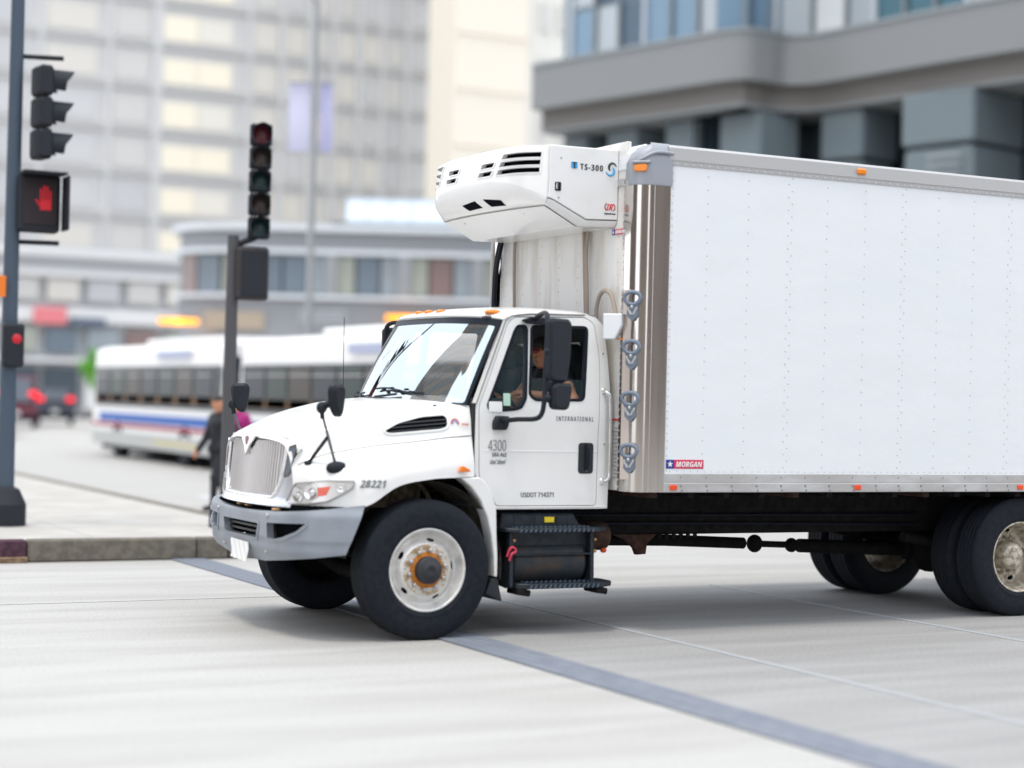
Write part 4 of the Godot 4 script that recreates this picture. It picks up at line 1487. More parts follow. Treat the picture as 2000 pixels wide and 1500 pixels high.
func build_mirrors(T: Node3D) -> void:
	for s: float in [1.0, -1.0]:
		var m := MB.new()
		var b := Basis(V(0, 1, 0), 0.25 * s)
		var t := Transform3D(b, V(0.855, 2.165, s * 1.50))
		var head := rounded(P2([-0.11, -0.23, 0.075, -0.245, 0.115, -0.05, 0.12, 0.2, 0.09, 0.235, -0.085, 0.24, -0.11, 0.21]), 0.06)
		m.prism(head, Transform3D(b, t * V(0, 0, -0.05)), 0.09, 0.022)
		var MR := obj("door_mirror", m, mats.mirror_black, T)
		var c := MB.new()
		c.prism(rounded(P2([-0.10, -0.095, 0.07, -0.10, 0.10, 0.06, 0.085, 0.10, -0.06, 0.105, -0.105, 0.08]), 0.05), Transform3D(b, V(0.875, 1.822, s * 1.46)), 0.085, 0.022)
		obj("lower_mirror", c, mats.mirror_black, MR)
		var arm := MB.new()
		arm.tube(curve([V(0.93, 2.42, s * 1.0), V(0.86, 2.44, s * 1.20), V(0.785, 2.435, s * 1.44), V(0.765, 2.33, s * 1.50), V(0.756, 2.0, s * 1.50), V(0.750, 1.80, s * 1.50), V(0.742, 1.70, s * 1.485), V(0.72, 1.655, s * 1.43), V(0.67, 1.645, s * 1.24), V(0.63, 1.63, s * 1.06)], 6), 0.019, 10)
		obj("mirror_arm", arm, mats.mirror_black, MR)
		for y in [2.155, 1.81]:
			var cl := MB.new()
			cl.ball(V(0.766, y, s * 1.515), V(0.032, 0.034, 0.04), 10)
			obj("arm_clamp", cl, mats.mirror_black, MR)
		var tb := MB.new()
		tb.prism(rounded(P2([0.83, 2.405, 0.88, 2.378, 1.18, 2.378, 1.215, 2.40, 1.19, 2.425, 1.0, 2.43, 0.90, 2.43]), 0.012), Transform3D(Basis.IDENTITY, V(0, 0, 0.94 if s > 0 else -1.005)), 0.065, 0.012)
		obj("upper_bracket", tb, mats.mirror_black, MR)
		var lb := MB.new()
		lb.prism(rounded(P2([0.565, 1.56, 0.67, 1.56, 0.69, 1.60, 0.69, 1.665, 0.59, 1.668, 0.565, 1.62]), 0.015), Transform3D(Basis.IDENTITY, V(0, 0, 1.01 if s > 0 else -1.075)), 0.065, 0.012)
		obj("lower_bracket", lb, mats.mirror_black, MR)
		# mirror on a stalk at the front of the fender
		var hm := MB.new()
		var hb := Basis(V(0, 1, 0), 0.55 * s)
		hm.prism(rounded(P2([-0.075, 0.085, -0.055, 0.125, 0.055, 0.13, 0.08, 0.09, 0.065, -0.06, 0.04, -0.115, -0.01, -0.10, -0.055, -0.03]), 0.045), Transform3D(hb, V(-0.735, 1.745, s * 0.99)), 0.085, 0.022)
		var HM := obj("fender_mirror", hm, mats.mirror_black, T)
		var st := MB.new()
		st.ball(V(-0.805, 1.70, s * 0.985), V(0.04, 0.045, 0.04), 12)
		st.tube([V(-0.805, 1.70, s * 0.985), V(-0.795, 1.62, s * 0.98)], 0.018, 8)
		st.tube([V(-0.805, 1.71, s * 0.985), V(-0.745, 1.735, s * 1.0)], 0.028, 8)
		obj("mirror_pivot", st, mats.mirror_black, HM)
		var s1 := MB.new()
		s1.tube([V(-0.80, 1.66, s * 0.98), V(-0.667, 1.27, s * 0.95)], [0.010, 0.012], 8)
		obj("stalk", s1, mats.steel_dark, HM)
		var s2 := MB.new()
		s2.tube([V(-0.745, 1.49, s * 0.968), V(-0.825, 1.29, s * 0.80)], 0.013, 8)
		obj("strut", s2, mats.mirror_black, HM)
		var bs := MB.new()
		bs.ball(V(-0.667, 1.262, s * 0.965), V(0.085, 0.05, 0.05), 12)
		obj("stalk_base", bs, mats.mirror_black, HM)
		var b2 := MB.new()
		b2.ball(V(-0.825, 1.29, s * 0.80), V(0.034, 0.02, 0.034), 10)
		obj("strut_base", b2, mats.mirror_black, HM)
	var ant := MB.new()
	ant.tube([V(0.26, 1.55, -1.06), V(0.235, 1.75, -1.15), V(0.228, 2.46, -1.15)], 0.0028, 5)
	obj("antenna", ant, mats.seal, T)

func build_lettering(T: Node3D, hood_z: Callable) -> void:
	var id := Basis.IDENTITY
	words("INTERNATIONAL", 0.33, 0.036, V(1.285, 1.655, 1.023), id, mats.letter_grey, "door_lettering", T, true, "Droid Sans", 0.003, 0.0, 10)
	words("4300", 0.155, 0.085, V(0.612, 1.442, 1.024), id, mats.letter_chrome, "model_number", T, false, "Droid Sans", 0.006)
	words("SBA 4x2", 0.125, 0.030, V(0.632, 1.372, 1.024), id, mats.letter_grey, "model_small_lettering", T, true)
	words("GmC diesel", 0.13, 0.036, V(0.622, 1.318, 1.024), id, mats.letter_grey, "script_lettering", T, false, "Droid Serif", 0.003, 0.3)
	words("USDOT 714371", 0.285, 0.036, V(0.968, 1.067, 1.024), id, mats.letter_black, "registration_lettering", T, false)
	# number on the fender's side
	words("28221", 0.185, 0.055, V(-0.455, 1.155, 1.148), Basis(V(0, 1, 0), -0.18), mats.letter_grey, "fleet_number", T, true, "Droid Sans", 0.004, 0.25)
	# small decal on the hood's side
	var p: Vector3 = hood_z.call(0.33, 1.60, 0.0)
	var D := Node3D.new()
	part_name(D, "hood_decal", T)
	for e in [[0.045, "decal_red"], [0.030, "decal_blue"]]:
		var a := MB.new()
		var pts := []
		for k in 9:
			var q := PI * k / 8.0
			var y: float = 1.60 + sin(q) * e[0] * 0.8
			var x: float = 0.285 + cos(q) * e[0] * 0.6
			var r: Vector3 = hood_z.call(x, y, 0.003)
			pts.append(r)
		a.tube(pts, 0.006, 5)
		obj("decal_arc", a, mats[e[1]], D)
	words("service", 0.055, 0.018, p + V(0.025, 0.0, 0.02), Basis(V(0, 1, 0), -0.1), mats.decal_red, "decal_lettering", D)
	# reefer lettering, on its flat near side
	words("TS-300", 0.205, 0.047, V(1.418, 3.625, 0.957), id, mats.letter_black, "unit_lettering", T, true, "Droid Sans", 0.003, 0.0, 5)
	var lg := Node3D.new()
	part_name(lg, "unit_logo", T)
	for e in [[1.262, 0.045, "logo_blue"], [1.262, 0.012, "letter_black"]]:
		var bx := MB.new()
		if e[1] > 0.03:
			bx.box(V(1.262, 3.632, 0.957), V(0.056, 0.05, 0.004), 0.001)
		else:
			bx.box(V(1.262, 3.628, 0.960), V(0.012, 0.045, 0.004), 0.001)
			bx.box(V(1.262, 3.650, 0.960), V(0.034, 0.008, 0.004), 0.001)
		obj("logo_block", bx, mats[e[2]], lg)
	for e in [[0.0, "letter_black", 1.0], [PI, "logo_blue", 1.35]]:
		var sw := MB.new()
		var pts := []
		var rr := []
		for k in 13:
			var q: float = e[0] + lerpf(0.35, 3.9, k / 12.0)
			var rad := lerpf(0.062, 0.016, k / 12.0) * (1.0 if e[0] == 0.0 else 1.05)
			pts.append(V(1.597 + cos(q) * rad * 0.8, 3.625 + sin(q) * rad, 0.957))
			rr.append(0.0105 * sin(PI * (k + 1.2) / 14.4))
		sw.tube(pts, rr, 6)
		obj("swirl", sw, mats[e[1]], lg)
	words("IR", 0.055, 0.05, V(1.592, 3.325, 0.957), id, mats.logo_red, "oval_lettering", T, true, "Droid Sans", 0.003, 0.25)
	var ov := MB.new()
	for sd in [[0.6, 2.4], [3.74, 5.54]]:
		for h in 2:
			var pts := []
			for k in 9:
				var q: float = lerpf(-0.9, 0.9, k / 8.0) + (0.0 if h == 0 else PI)
				pts.append(V(1.592 + cos(q) * 0.046, 3.325 + sin(q) * 0.036, 0.957))
			ov.tube(pts, 0.004, 5)
	obj("oval_outline", ov, mats.logo_red, T)
	words("Ingersoll Rand", 0.10, 0.018, V(1.592, 3.272, 0.957), id, mats.letter_black, "maker_lettering", T, true)
	# badge on the box side: blue field with a star, red field with white lettering
	for e in [[V(2.135, 1.318, 1.2815), 1.0, id, "side_badge"], [V(1.664, 3.135, 0.985), 0.62, Basis(V(0, 1, 0), -PI / 2), "front_badge"]]:
		var bd := Node3D.new()
		part_name(bd, e[3], T)
		bd.transform = Transform3D(e[2] * Basis.IDENTITY.scaled(V(e[1], e[1], 1)), e[0])
		var bl := MB.new()
		bl.box(V(-0.135, 0, 0), V(0.075, 0.07, 0.004), 0.001)
		obj("blue_field", bl, mats.badge_blue, bd)
		var rd := MB.new()
		rd.box(V(0.04, 0, 0), V(0.275, 0.07, 0.004), 0.001)
		obj("red_field", rd, mats.badge_red, bd)
		var st := MB.new()
		var sp := PackedVector2Array()
		for k in 10:
			var q := PI / 2 + TAU * k / 10.0
			var r := 0.026 if k % 2 == 0 else 0.0105
			sp.append(Vector2(cos(q) * r, sin(q) * r))
		st.prism(sp, Transform3D(id, V(-0.135, 0, 0.002)), 0.003)
		obj("star", st, mats.plate, bd)
		words("MORGAN", 0.235, 0.042, V(0.04, 0, 0.0035), id, mats.plate, "badge_lettering", bd, true, "Droid Sans", 0.003, 0.2)
	# measuring tape decal on the front wall, beside the post
	var tp := MB.new()
	for k in 14:
		tp.box(V(1.666, 1.20 + k * 0.03, 1.01 - (0.0 if k % 3 else 0.01)), V(0.003, 0.004, 0.05 if k % 3 else 0.07), 0.0)
	obj("scale_marks", tp, mats.letter_grey, T)
	var rb := MB.new()
	rb.box(V(1.665, 1.655, 1.0), V(0.004, 0.012, 0.09), 0.0)
	obj("red_mark", rb, mats.logo_red, T)

func ribbon(mb: MB, pts: Array, y0: float, y1: float, inset0 := 0.0, inset1 := 0.0) -> void:
	# wall along plan points (Vector2 x, z)
	for i in pts.size() - 1:
		var a: Vector2 = pts[i]
		var b: Vector2 = pts[i + 1]
		mb.quad(V(a.x, y0, a.y), V(b.x, y0, b.y), V(b.x, y1, b.y), V(a.x, y1, a.y))

func offset_line(pts: Array, d: float) -> Array:
	var o := []
	for i in pts.size():
		var a: Vector2 = pts[maxi(i - 1, 0)]
		var b: Vector2 = pts[mini(i + 1, pts.size() - 1)]
		var t := (b - a).normalized()
		o.append(pts[i] + Vector2(-t.y, t.x) * d)
	return o

# a band along plan points, from y0 to y1, reaching from off a to off b (away from the street is +)
func band(mb: MB, pts: Array, y0: float, y1: float, a: float, b: float) -> void:
	var f := offset_line(pts, a)
	var k := offset_line(pts, b)
	ribbon(mb, f, y0, y1)
	ribbon(mb, k, y0, y1)
	for i in pts.size() - 1:
		mb.quad(V(f[i].x, y1, f[i].y), V(f[i + 1].x, y1, f[i + 1].y), V(k[i + 1].x, y1, k[i + 1].y), V(k[i].x, y1, k[i].y))
		mb.quad(V(f[i].x, y0, f[i].y), V(f[i + 1].x, y0, f[i + 1].y), V(k[i + 1].x, y0, k[i + 1].y), V(k[i].x, y0, k[i].y))
	for i in [0, pts.size() - 1]:
		mb.quad(V(f[i].x, y0, f[i].y), V(k[i].x, y0, k[i].y), V(k[i].x, y1, k[i].y), V(f[i].x, y1, f[i].y))

func slab(called: String, c: Vector3, s: Vector3, m: Material, parent: Node, bev := 0.02, b := Basis.IDENTITY) -> MeshInstance3D:
	var mb := MB.new()
	mb.box(c, s, bev, b)
	return obj(called, mb, m, parent)

func build_ground() -> void:
	var rd := MB.new()
	rd.quad(V(-260, 0, 120), V(300, 0, 120), V(300, 0, -360), V(-260, 0, -360))
	structure(obj("road", rd, mats.concrete, self))
	var ln := MB.new()
	ln.box(V(75.3, -0.002, 39.0), V(150.0, 0.006, 81.6), 0.0)
	structure(obj("crossing_slab", ln, mats.concrete_grey, self))
	# paver strip edging the crossing, laid just proud of the concrete
	var ps := Node3D.new()
	ps.name = "paver_strip"
	add_child(ps)
	structure(ps)
	var base := MB.new()
	base.box(V(0.30, 0.002, 2.3), V(0.37, 0.008, 16.8), 0.0)
	obj("mortar_bed", base, mats.mortar, ps)
	var bricks := []
	for k in 3:
		var b := MB.new()
		b.box(V(0, 0, 0), V(0.089, 0.016, 0.194), 0.004)
		bricks.append(b.done())
	var far_b := MB.new()
	for i in 84:
		for j in 4:
			var z: float = 10.6 - i * 0.2
			var x := 0.162 + j * 0.092
			var zz := z + (0.1 if j % 2 else 0.0)
			if i < 50 and i > 3 and (i - 4) * 4 + j < 230:
				var o := put("brick", bricks[(i * 7 + j * 3) % 3], mats["paver%d" % rng.randi_range(0, 2)], ps)
				o.position = V(x, 0.006, zz)
				o.rotation.y = rng.randf_range(-0.01, 0.01)
			else:
				far_b.box(V(x, 0.006, zz), V(0.089, 0.016, 0.194), 0.004)
	stuff(obj("bricks", far_b, mats.paver0, ps))
	# joints between the slabs of the road, filled with pale sealant
	for x in [1.78, 4.48, 7.18]:
		var jn := MB.new()
		jn.box(V(x, 0.004, 9.2), V(0.05, 0.006, 22.0), 0.0)
		structure(obj("road_joint", jn, mats.joint, self))
	for z in [-1.9]:
		var jn := MB.new()
		jn.box(V(-22.5, 0.001, z), V(45.0, 0.005, 0.014), 0.0)
		structure(obj("road_joint", jn, mats.joint_dark, self))
	# stop line in worn white paint
	var sl := MB.new()
	sl.box(V(4.3, 0.001, -11.0), V(0.45, 0.006, 12.0), 0.0)
	structure(obj("crossing_line", sl, mats.paint_line, self))
	# raised pavement on the left with a rounded corner
	var poly := PackedVector2Array([Vector2(-60, 5.62), Vector2(0.65, 5.62)])
	for k in 9:
		var q := PI / 2 * k / 8.0
		poly.append(Vector2(0.75 + sin(q) * 1.0, 6.62 - cos(q) * 1.0))
	poly.append_array([Vector2(1.77, 60), Vector2(-60, 60)])
	var tp := Transform3D(Basis(V(1, 0, 0), V(0, 0, -1), V(0, 1, 0)), V(0, 0, 0))
	var sw := MB.new()
	sw.prism(poly, tp, 0.215, 0.0)
	var SW := structure(obj("pavement", sw, mats.pavement, self))
	# kerb stones along its edge
	var x := -1.05
	var edge := []
	var q0 := -14.0
	while q0 < 0.7:
		edge.append([V(q0, 0, -5.62), V(minf(q0 + 1.8, 0.75), 0, -5.62)])
		q0 += 1.8
	for k in 4:
		var a := PI / 2 * k / 4.0
		var b := PI / 2 * (k + 1) / 4.0
		edge.append([V(0.75 + sin(a), 0, -6.62 + cos(a)), V(0.75 + sin(b), 0, -6.62 + cos(b))])
	for k in 18:
		edge.append([V(1.77, 0, -6.62 - k * 1.8), V(1.77, 0, -6.62 - (k + 1) * 1.8)])
	for e in edge:
		var d: Vector3 = e[1] - e[0]
		var m: Vector3 = (e[0] + e[1]) * 0.5
		var bs := Basis(d.normalized(), V(0, 1, 0), d.normalized().cross(V(0, 1, 0)))
		var red: bool = m.x < -0.75 and m.z > -5.7
		slab("kerb_stone", m + V(0, 0.118, 0), V(d.length() - 0.012, 0.23, 0.17), mats.kerb_red if red else mats.kerb, SW, 0.018, bs)
		if red:
			slab("kerb_foot", m + V(0, 0.03, 0.10), V(d.length() - 0.008, 0.06, 0.06), mats.kerb_tan, SW, 0.01, bs)
	# light score lines of the pavement slabs
	for k in 8:
		slab("pavement_joint", V(-7.2, 0.2155, -7.5 - k * 1.6), V(17.0, 0.003, 0.014), mats.joint_dark, SW, 0.0)
	for k in 9:
		slab("pavement_joint", V(-0.6 - k * 1.6, 0.2157, -20.0), V(0.014, 0.003, 28.0), mats.joint_dark, SW, 0.0)

func window_mesh(w: float, h: float) -> ArrayMesh:
	var m := MB.new()
	m.box(V(0, 0, 0), V(w, h, 0.06), 0.0)
	return m.done()

func build_tower() -> void:
	var T := thing("office_tower", "pale grey panelled high-rise with a column of wide cream windows, at the back left", "building")
	var z := -130.0
	slab("tower_body", V(38.2, 31, z - 12.4), V(50, 62, 24), mats.tower_panel, T, 0.0)
	var cols := [[14.4, 17.6, 0], [18.6, 21.8, 1], [23.4, 26.2, 3], [27.6, 31.6, 2], [33.0, 35.8, 0], [36.9, 42.75, 9], [44.6, 46.6, 1], [47.4, 49.1, 2], [49.8, 51.3, 0], [52.0, 53.5, 1], [54.3, 55.8, 2], [56.4, 57.9, 0], [58.7, 60.4, 3]]
	var lv := []
	for k in 12: lv.append(5.44 + k * 3.47)
	# floor bands and piers, proud of the wall
	for k in lv.size():
		slab("floor_band", V(38.2, lv[k] - 1.45 + 0.85, z - 0.30), V(49.8, 0.07, 0.28), mats.tower_line, T, 0.0)
		slab("sill_band", V(38.2, lv[k] - 0.06, z - 0.34), V(49.8, 0.12, 0.20), mats.tower_pale, T, 0.0)
	for e in cols:
		slab("pier", V(e[0] - 0.35, 26, z - 0.33), V(0.55 if e[2] != 9 else 0.9, 44, 0.22), mats.tower_pier, T, 0.0)
	var meshes := {}
	for e in cols:
		var w: float = e[1] - e[0]
		for k in lv.size():
			var h := 2.0 if e[2] == 9 else 2.2
			var parts := 2 if e[2] == 9 else 1
			for j in parts:
				var ww := w / parts - (0.06 if parts > 1 else 0.0)
				var key := "%.2f %.2f" % [ww, h]
				if not meshes.has(key): meshes[key] = window_mesh(ww, h)
				var mk: String
				if e[2] == 9:
					mk = "cream_window" if (j == 0 or k % 2 == 0) else "cream_window_dim"
				else:
					mk = "tower_glass%d" % [(e[2] + (rng.randi() % 2)) % 4]
				var o := put("window", meshes[key], mats[mk], T)
				o.position = V(e[0] + (j + 0.5) * w / parts, lv[k] + 0.0 + h / 2 + 0.12, z - 0.33)
	# cream tower
	var C := thing("cream_tower", "plain cream stone tower standing between the grey high-rise and the balconied building", "building")
	slab("tower_shaft", V(56.25, 34, -112.5), V(6.1, 68, 5), mats.cream, C, 0.1)
	for k in 9:
		slab("stone_course", V(56.25, 8.0 + k * 4.2, -109.95), V(6.14, 0.06, 0.16), mats.cream_line, C, 0.0)
	slab("side_wing", V(63.6, 28, -113.5), V(8.6, 56, 6), mats.cream_pale, C, 0.1)
	for k in 9:
		for j in 4:
			slab("window", V(60.9 + j * 1.5, 10.0 + k * 4.2, -110.45), V(0.8, 2.2, 0.3), mats.tower_glass1, C, 0.0)

func build_low_block() -> void:
	# grey two-storey block with a rounded end
	var T := thing("station_building", "low grey two-storey block with a rounded end, white ledges and a glass rooflight", "building")
	var d := Vector2(0.886, 0.462).normalized()
	var nrm := Vector2(-d.y, d.x) * -1.0
	var o := Vector2(20.8, -62.83)
	var pts := []
	# rounded end, then straight to the right
	var r := 3.4
	var cc := o - Vector2(-d.y, d.x) * -1.0 * 0.0 + Vector2(d.y, -d.x) * r
	for k in 11:
		var q := lerpf(PI * 0.62, 0.0, k / 10.0)
		var dir := -Vector2(d.y, -d.x) * cos(q) - d * sin(q)
		pts.append(cc + dir * r)
	pts.append(o + d * 0.2)
	for k in 12: pts.append(o + d * (1.0 + k * 2.0))
	var s := 1.0
	# far wall behind, so that it is a body
	var wall := func(called: String, y0: float, y1: float, a: float, m: Material) -> void:
		var mb := MB.new()
		band(mb, pts, y0, y1, a * s, -0.6)
		obj(called, mb, m, T)
	wall.call("lower_wall", 3.3, 5.9, 0.0, mats.block_grey)
	wall.call("ground_wall", 0.0, 3.3, -0.25, mats.block_dark)
	wall.call("white_ledge", 5.9, 6.08, 0.25, mats.block_white)
	wall.call("window_back", 6.08, 7.85, -0.35, mats.block_glass_dark)
	wall.call("white_ledge", 7.85, 8.05, 0.28, mats.block_white)
	wall.call("upper_wall", 8.05, 8.85, 0.0, mats.block_grey)
	wall.call("roof_edge", 8.85, 9.12, 0.35, mats.block_white)
	wall.call("base_ledge", 3.15, 3.3, 0.2, mats.block_white)
	var roof := MB.new()
	for i in pts.size() - 1:
		var a: Vector2 = pts[i]
		var b: Vector2 = pts[i + 1]
		var c := Vector2(d.y, -d.x) * 8.0
		roof.quad(V(a.x, 9.0, a.y), V(b.x, 9.0, b.y), V(b.x + c.x, 9.0, b.y + c.y), V(a.x + c.x, 9.0, a.y + c.y))
	obj("roof", roof, mats.block_dark, T)
	var bs := Basis(V(d.x, 0, d.y), V(0, 1, 0), V(-d.y, 0, d.x))
	var glasses := ["block_glass0", "block_glass1", "block_glass2", "block_glass0", "block_glass3"]
	for k in 22:
		var c := o + d * (0.6 + k * 1.06)
		slab("window", V(c.x, 6.97, c.y) + bs * V(0.5, 0, 0.02), V(0.96, 1.66, 0.06), mats[glasses[(k * 3 + k / 4) % 5]], T, 0.0, bs)
		if k % 3 == 0:
			slab("pier", V(c.x, 6.96, c.y) + bs * V(-0.03, 0, 0.10), V(0.5, 1.78, 0.3), mats.block_grey, T, 0.0, bs)
	for k in 5:
		var q := lerpf(PI * 0.55, 0.12, k / 4.0)
		var dir := -Vector2(d.y, -d.x) * cos(q) - d * sin(q)
		var c := cc + dir * (r - 0.1)
		slab("window", V(c.x, 6.97, c.y), V(1.2, 1.66, 0.06), mats[glasses[k]], T, 0.0, Basis(V(0, 1, 0), atan2(dir.x, dir.y)))
	# louvred grilles and a tan sign panel on the lower wall
	for k in 4:
		slab("louvre", V(o.x + d.x * 3.4, 4.9 + k * 0.16, o.y + d.y * 3.4) + bs * V(0, 0, 0.05), V(2.0, 0.05, 0.12), mats.block_white, T, 0.0, bs)
	slab("fascia_board", V(o.x, 4.9, o.y) + bs * V(-0.4, 0, 0.06), V(2.6, 0.8, 0.1), mats.tan_panel, T, 0.0, bs)
	# rooflight of pale glass panes on a dark kerb
	slab("rooflight_kerb", V(o.x + d.x * 7.0, 9.25, o.y + d.y * 7.0) + bs * V(0, 0, -3.0), V(7.0, 0.4, 2.4), mats.block_dark, T, 0.0, bs)
	for k in 6:
		slab("rooflight_pane", V(o.x + d.x * 7.0, 10.0, o.y + d.y * 7.0) + bs * V(-2.4 + k * 0.96, 0, -2.3), V(0.9, 1.3, 0.05), mats.rooflight, T, 0.0, bs * Basis(V(1, 0, 0), -0.45))
	slab("rooflight_ridge", V(o.x + d.x * 7.0, 10.58, o.y + d.y * 7.0) + bs * V(0, 0, -2.6), V(5.9, 0.1, 0.2), mats.block_white, T, 0.0, bs)
	# amber lamps hung from the lower wall, lit
	for e in [[-2.75, 4.78, "amber wall lamp, lit, at the rounded end of the grey block"], [7.05, 5.15, "amber wall lamp, lit, above the cab roof on the grey block"]]:
		var p := V(o.x + d.x * e[0], e[1], o.y + d.y * e[0]) + bs * V(0, 0, 0.40)
		var L := thing("amber_lamp", e[2], "lamp", p, 0.0, "amber lamps on the grey block")
		var b := MB.new()
		b.tube([bs * V(-0.85, 0, 0), bs * V(-0.4, 0, 0), bs * V(0.4, 0, 0), bs * V(0.85, 0, 0)], 0.13, 12)
		obj("lit_tube", b, mats.amber_lit, L)
		var h := MB.new()
		h.box(bs * V(0, 0.16, -0.05), V(1.8, 0.06, 0.3), 0.01, bs)
		h.box(bs * V(0, 0.08, -0.3), V(0.2, 0.2, 0.5), 0.01, bs)
		obj("lamp_housing", h, mats.block_dark, L)
		var li := OmniLight3D.new()
		li.name = "lamp_light"
		li.light_color = Color(1.0, 0.62, 0.12)
		li.light_energy = 0.6
		li.light_size = 0.3
		li.omni_range = 12.0
		li.shadow_enabled = true
		L.add_child(li)
		li.position = bs * V(0, -0.05, 0.22)

func build_left_block() -> void:
	var T := thing("shop_block", "pale three-storey shop block with a red wall sign, at the far left", "building")
	var z := -95.0
	slab("body", V(15.0, 5.2, z - 8.3), V(30, 10.0, 16), mats.shop_wall, T, 0.0)
	slab("parapet", V(15.0, 9.75, z + 0.1), V(30.2, 0.5, 0.5), mats.shop_white, T, 0.0)
	slab("ledge", V(15.0, 8.5, z + 0.05), V(30.2, 0.35, 0.6), mats.shop_white, T, 0.0)
	slab("ledge", V(15.0, 6.1, z + 0.02), V(30.2, 0.9, 0.5), mats.shop_white, T, 0.0)
	slab("ledge", V(15.0, 3.4, z + 0.05), V(30.2, 0.25, 0.7), mats.shop_white, T, 0.0)
	for k in 12:
		slab("window", V(1.6 + k * 2.4, 7.55, z - 0.10), V(1.9, 1.3, 0.5), mats["tower_glass%d" % (k % 3)], T, 0.0)
		slab("shop_window", V(1.6 + k * 2.4, 1.75, z - 0.10), V(2.0, 2.4, 0.5), mats.block_glass_dark if k % 3 else mats.shop_white, T, 0.0)
		slab("window", V(1.6 + k * 2.4, 4.6, z - 0.10), V(1.8, 1.4, 0.5), mats["block_glass%d" % (k % 4)], T, 0.0)
	slab("wall_sign", V(20.0, 6.0, z + 0.38), V(1.9, 1.0, 0.2), mats.sign_pink, T, 0.03)
	slab("sign_board", V(22.2, 5.7, z + 0.36), V(2.2, 0.5, 0.16), mats.sign_dark, T, 0.03)

func build_corner_building() -> void:
	var T := thing("balcony_building", "large grey concrete building with curved balcony bands and square piers, behind the truck's box", "building")
	var pts := curve([Vector2(33.2, -4.0), Vector2(31.0, -14.0), Vector2(28.7, -23.7), Vector2(27.75, -29.2), Vector2(27.45, -31.0), Vector2(26.9, -31.75), Vector2(26.1, -31.65), Vector2(25.3, -31.7), Vector2(24.85, -32.5), Vector2(24.4, -34.5), Vector2(23.4, -38.6), Vector2(22.95, -40.7)], 6)
	var mk := func(called: String, y0: float, y1: float, a: float, b: float, m: Material) -> Node:
		var mb := MB.new()
		band(mb, pts, y0, y1, a, b)
		return obj(called, mb, m, T)
	mk.call("balcony_band", 11.42, 12.85, 0.0, 1.0, mats.conc_grey)
	mk.call("band_coping", 12.85, 12.95, -0.05, 0.5, mats.conc_light)
	mk.call("soffit_fascia", 10.80, 11.42, 0.45, 1.6, mats.conc_warm)
	mk.call("soffit", 10.68, 10.80, 0.45, 3.2, mats.conc_grey)
	mk.call("upper_wall", 12.95, 34.0, 1.35, 2.2, mats.conc_blue)
	mk.call("lower_glass", 0.0, 10.68, 2.6, 3.2, mats.dark_glass)
	for k in 5:
		mk.call("balcony_band", 17.4 + k * 4.6, 18.8 + k * 4.6, 0.0, 1.4, mats.conc_grey)
	# windows of the upper floors, each its own pane in a frame
	var run := 0.0
	var tot := 0.0
	var line := offset_line(pts, 1.35)
	var lens := [0.0]
	for i in range(1, line.size()):
		tot += line[i].distance_to(line[i - 1])
		lens.append(tot)
	var at := func(s: float) -> Array:
		var i := 1
		while i < lens.size() - 1 and lens[i] < s: i += 1
		var t: float = (s - lens[i - 1]) / maxf(lens[i] - lens[i - 1], 1e-4)
		var p: Vector2 = line[i - 1].lerp(line[i], clampf(t, 0, 1))
		var dd: Vector2 = (line[i] - line[i - 1]).normalized()
		return [p, dd]
	var s := 12.0
	var k := 0
	while s < tot - 0.6:
		var q: Array = at.call(s)
		var p: Vector2 = q[0]
		var dd: Vector2 = q[1]
		var bs := Basis(V(dd.x, 0, dd.y), V(0, 1, 0), V(-dd.y, 0, dd.x))
		for f in 2:
			for h in 2:
				var y := 13.95 + f * 4.6 + h * 1.75
				var key: String
				var left: bool = p.y < -32.0
				if left: key = ["pane_blue", "pane_pale", "pane_dark", "pane_blue"][(k * 3 + h + f) % 4]
				elif p.y < -30.6: key = "pane_white" if k % 2 == 0 else "pane_pale"
				elif p.y < -27.6: key = "pane_teal"
				else: key = ["pane_pale", "pane_cream", "pane_teal", "pane_blue"][(k + h * 2 + f) % 4]
				slab("window", V(p.x, y, p.y) + bs * V(0, 0, -0.02), V(1.02, 1.6, 0.08), mats[key], T, 0.0, bs)
		slab("mullion", V(p.x, 15.1, p.y) + bs * V(0.58, 0, -0.08), V(0.10, 4.3, 0.22), mats.conc_light if k % 3 else mats.block_white, T, 0.0, bs)
		s += 1.16
		k += 1
	# columns of the ground floors, with caps
	var f1 := offset_line(pts, 1.6)
	for e in [[28.55, -22.2, 1.25, 0], [29.6, -27.0, 1.25, 1], [29.0, -31.0, 0.8, 1], [26.9, -33.2, 0.85, 0], [26.2, -35.6, 0.7, 1], [25.6, -38.2, 0.7, 1], [25.1, -40.6, 0.6, 1], [32.0, -17.0, 1.2, 1]]:
		if e[0] == 28.55: continue
		var r: float = e[2]
		var bs := Basis(V(0, 1, 0), 0.22)
		var CO := slab("pier", V(e[0], 4.57, e[1]), V(r * 2.0, 9.14, r * 1.9), mats.conc_col, T, 0.12, bs)
		slab("pier_cap", V(e[0], 9.93, e[1]), V(r * 2.0 + 0.1, 1.49, r * 1.9 + 0.1), mats.conc_col, CO, 0.08, bs)
		slab("pier_joint", V(e[0], 9.16, e[1]), V(r * 2.0 - 0.12, 0.05, r * 1.9 - 0.12), mats.black, CO, 0.0, bs)
	# slatted vent beside the big column and thin rails in the dark opening
	for j in 8:
		slab("vent_slat", V(28.25, 7.0 + j * 0.26, -26.3), V(0.06, 0.10, 1.1), mats.conc_light, T, 0.0, Basis(V(0, 1, 0), 0.24))
	for e in [8.1, 9.9, 6.9]:
		slab("rail", V(30.0, e, -21.8), V(0.05, 0.03, 5.0), mats.conc_light, T, 0.0, Basis(V(0, 1, 0), 0.24))

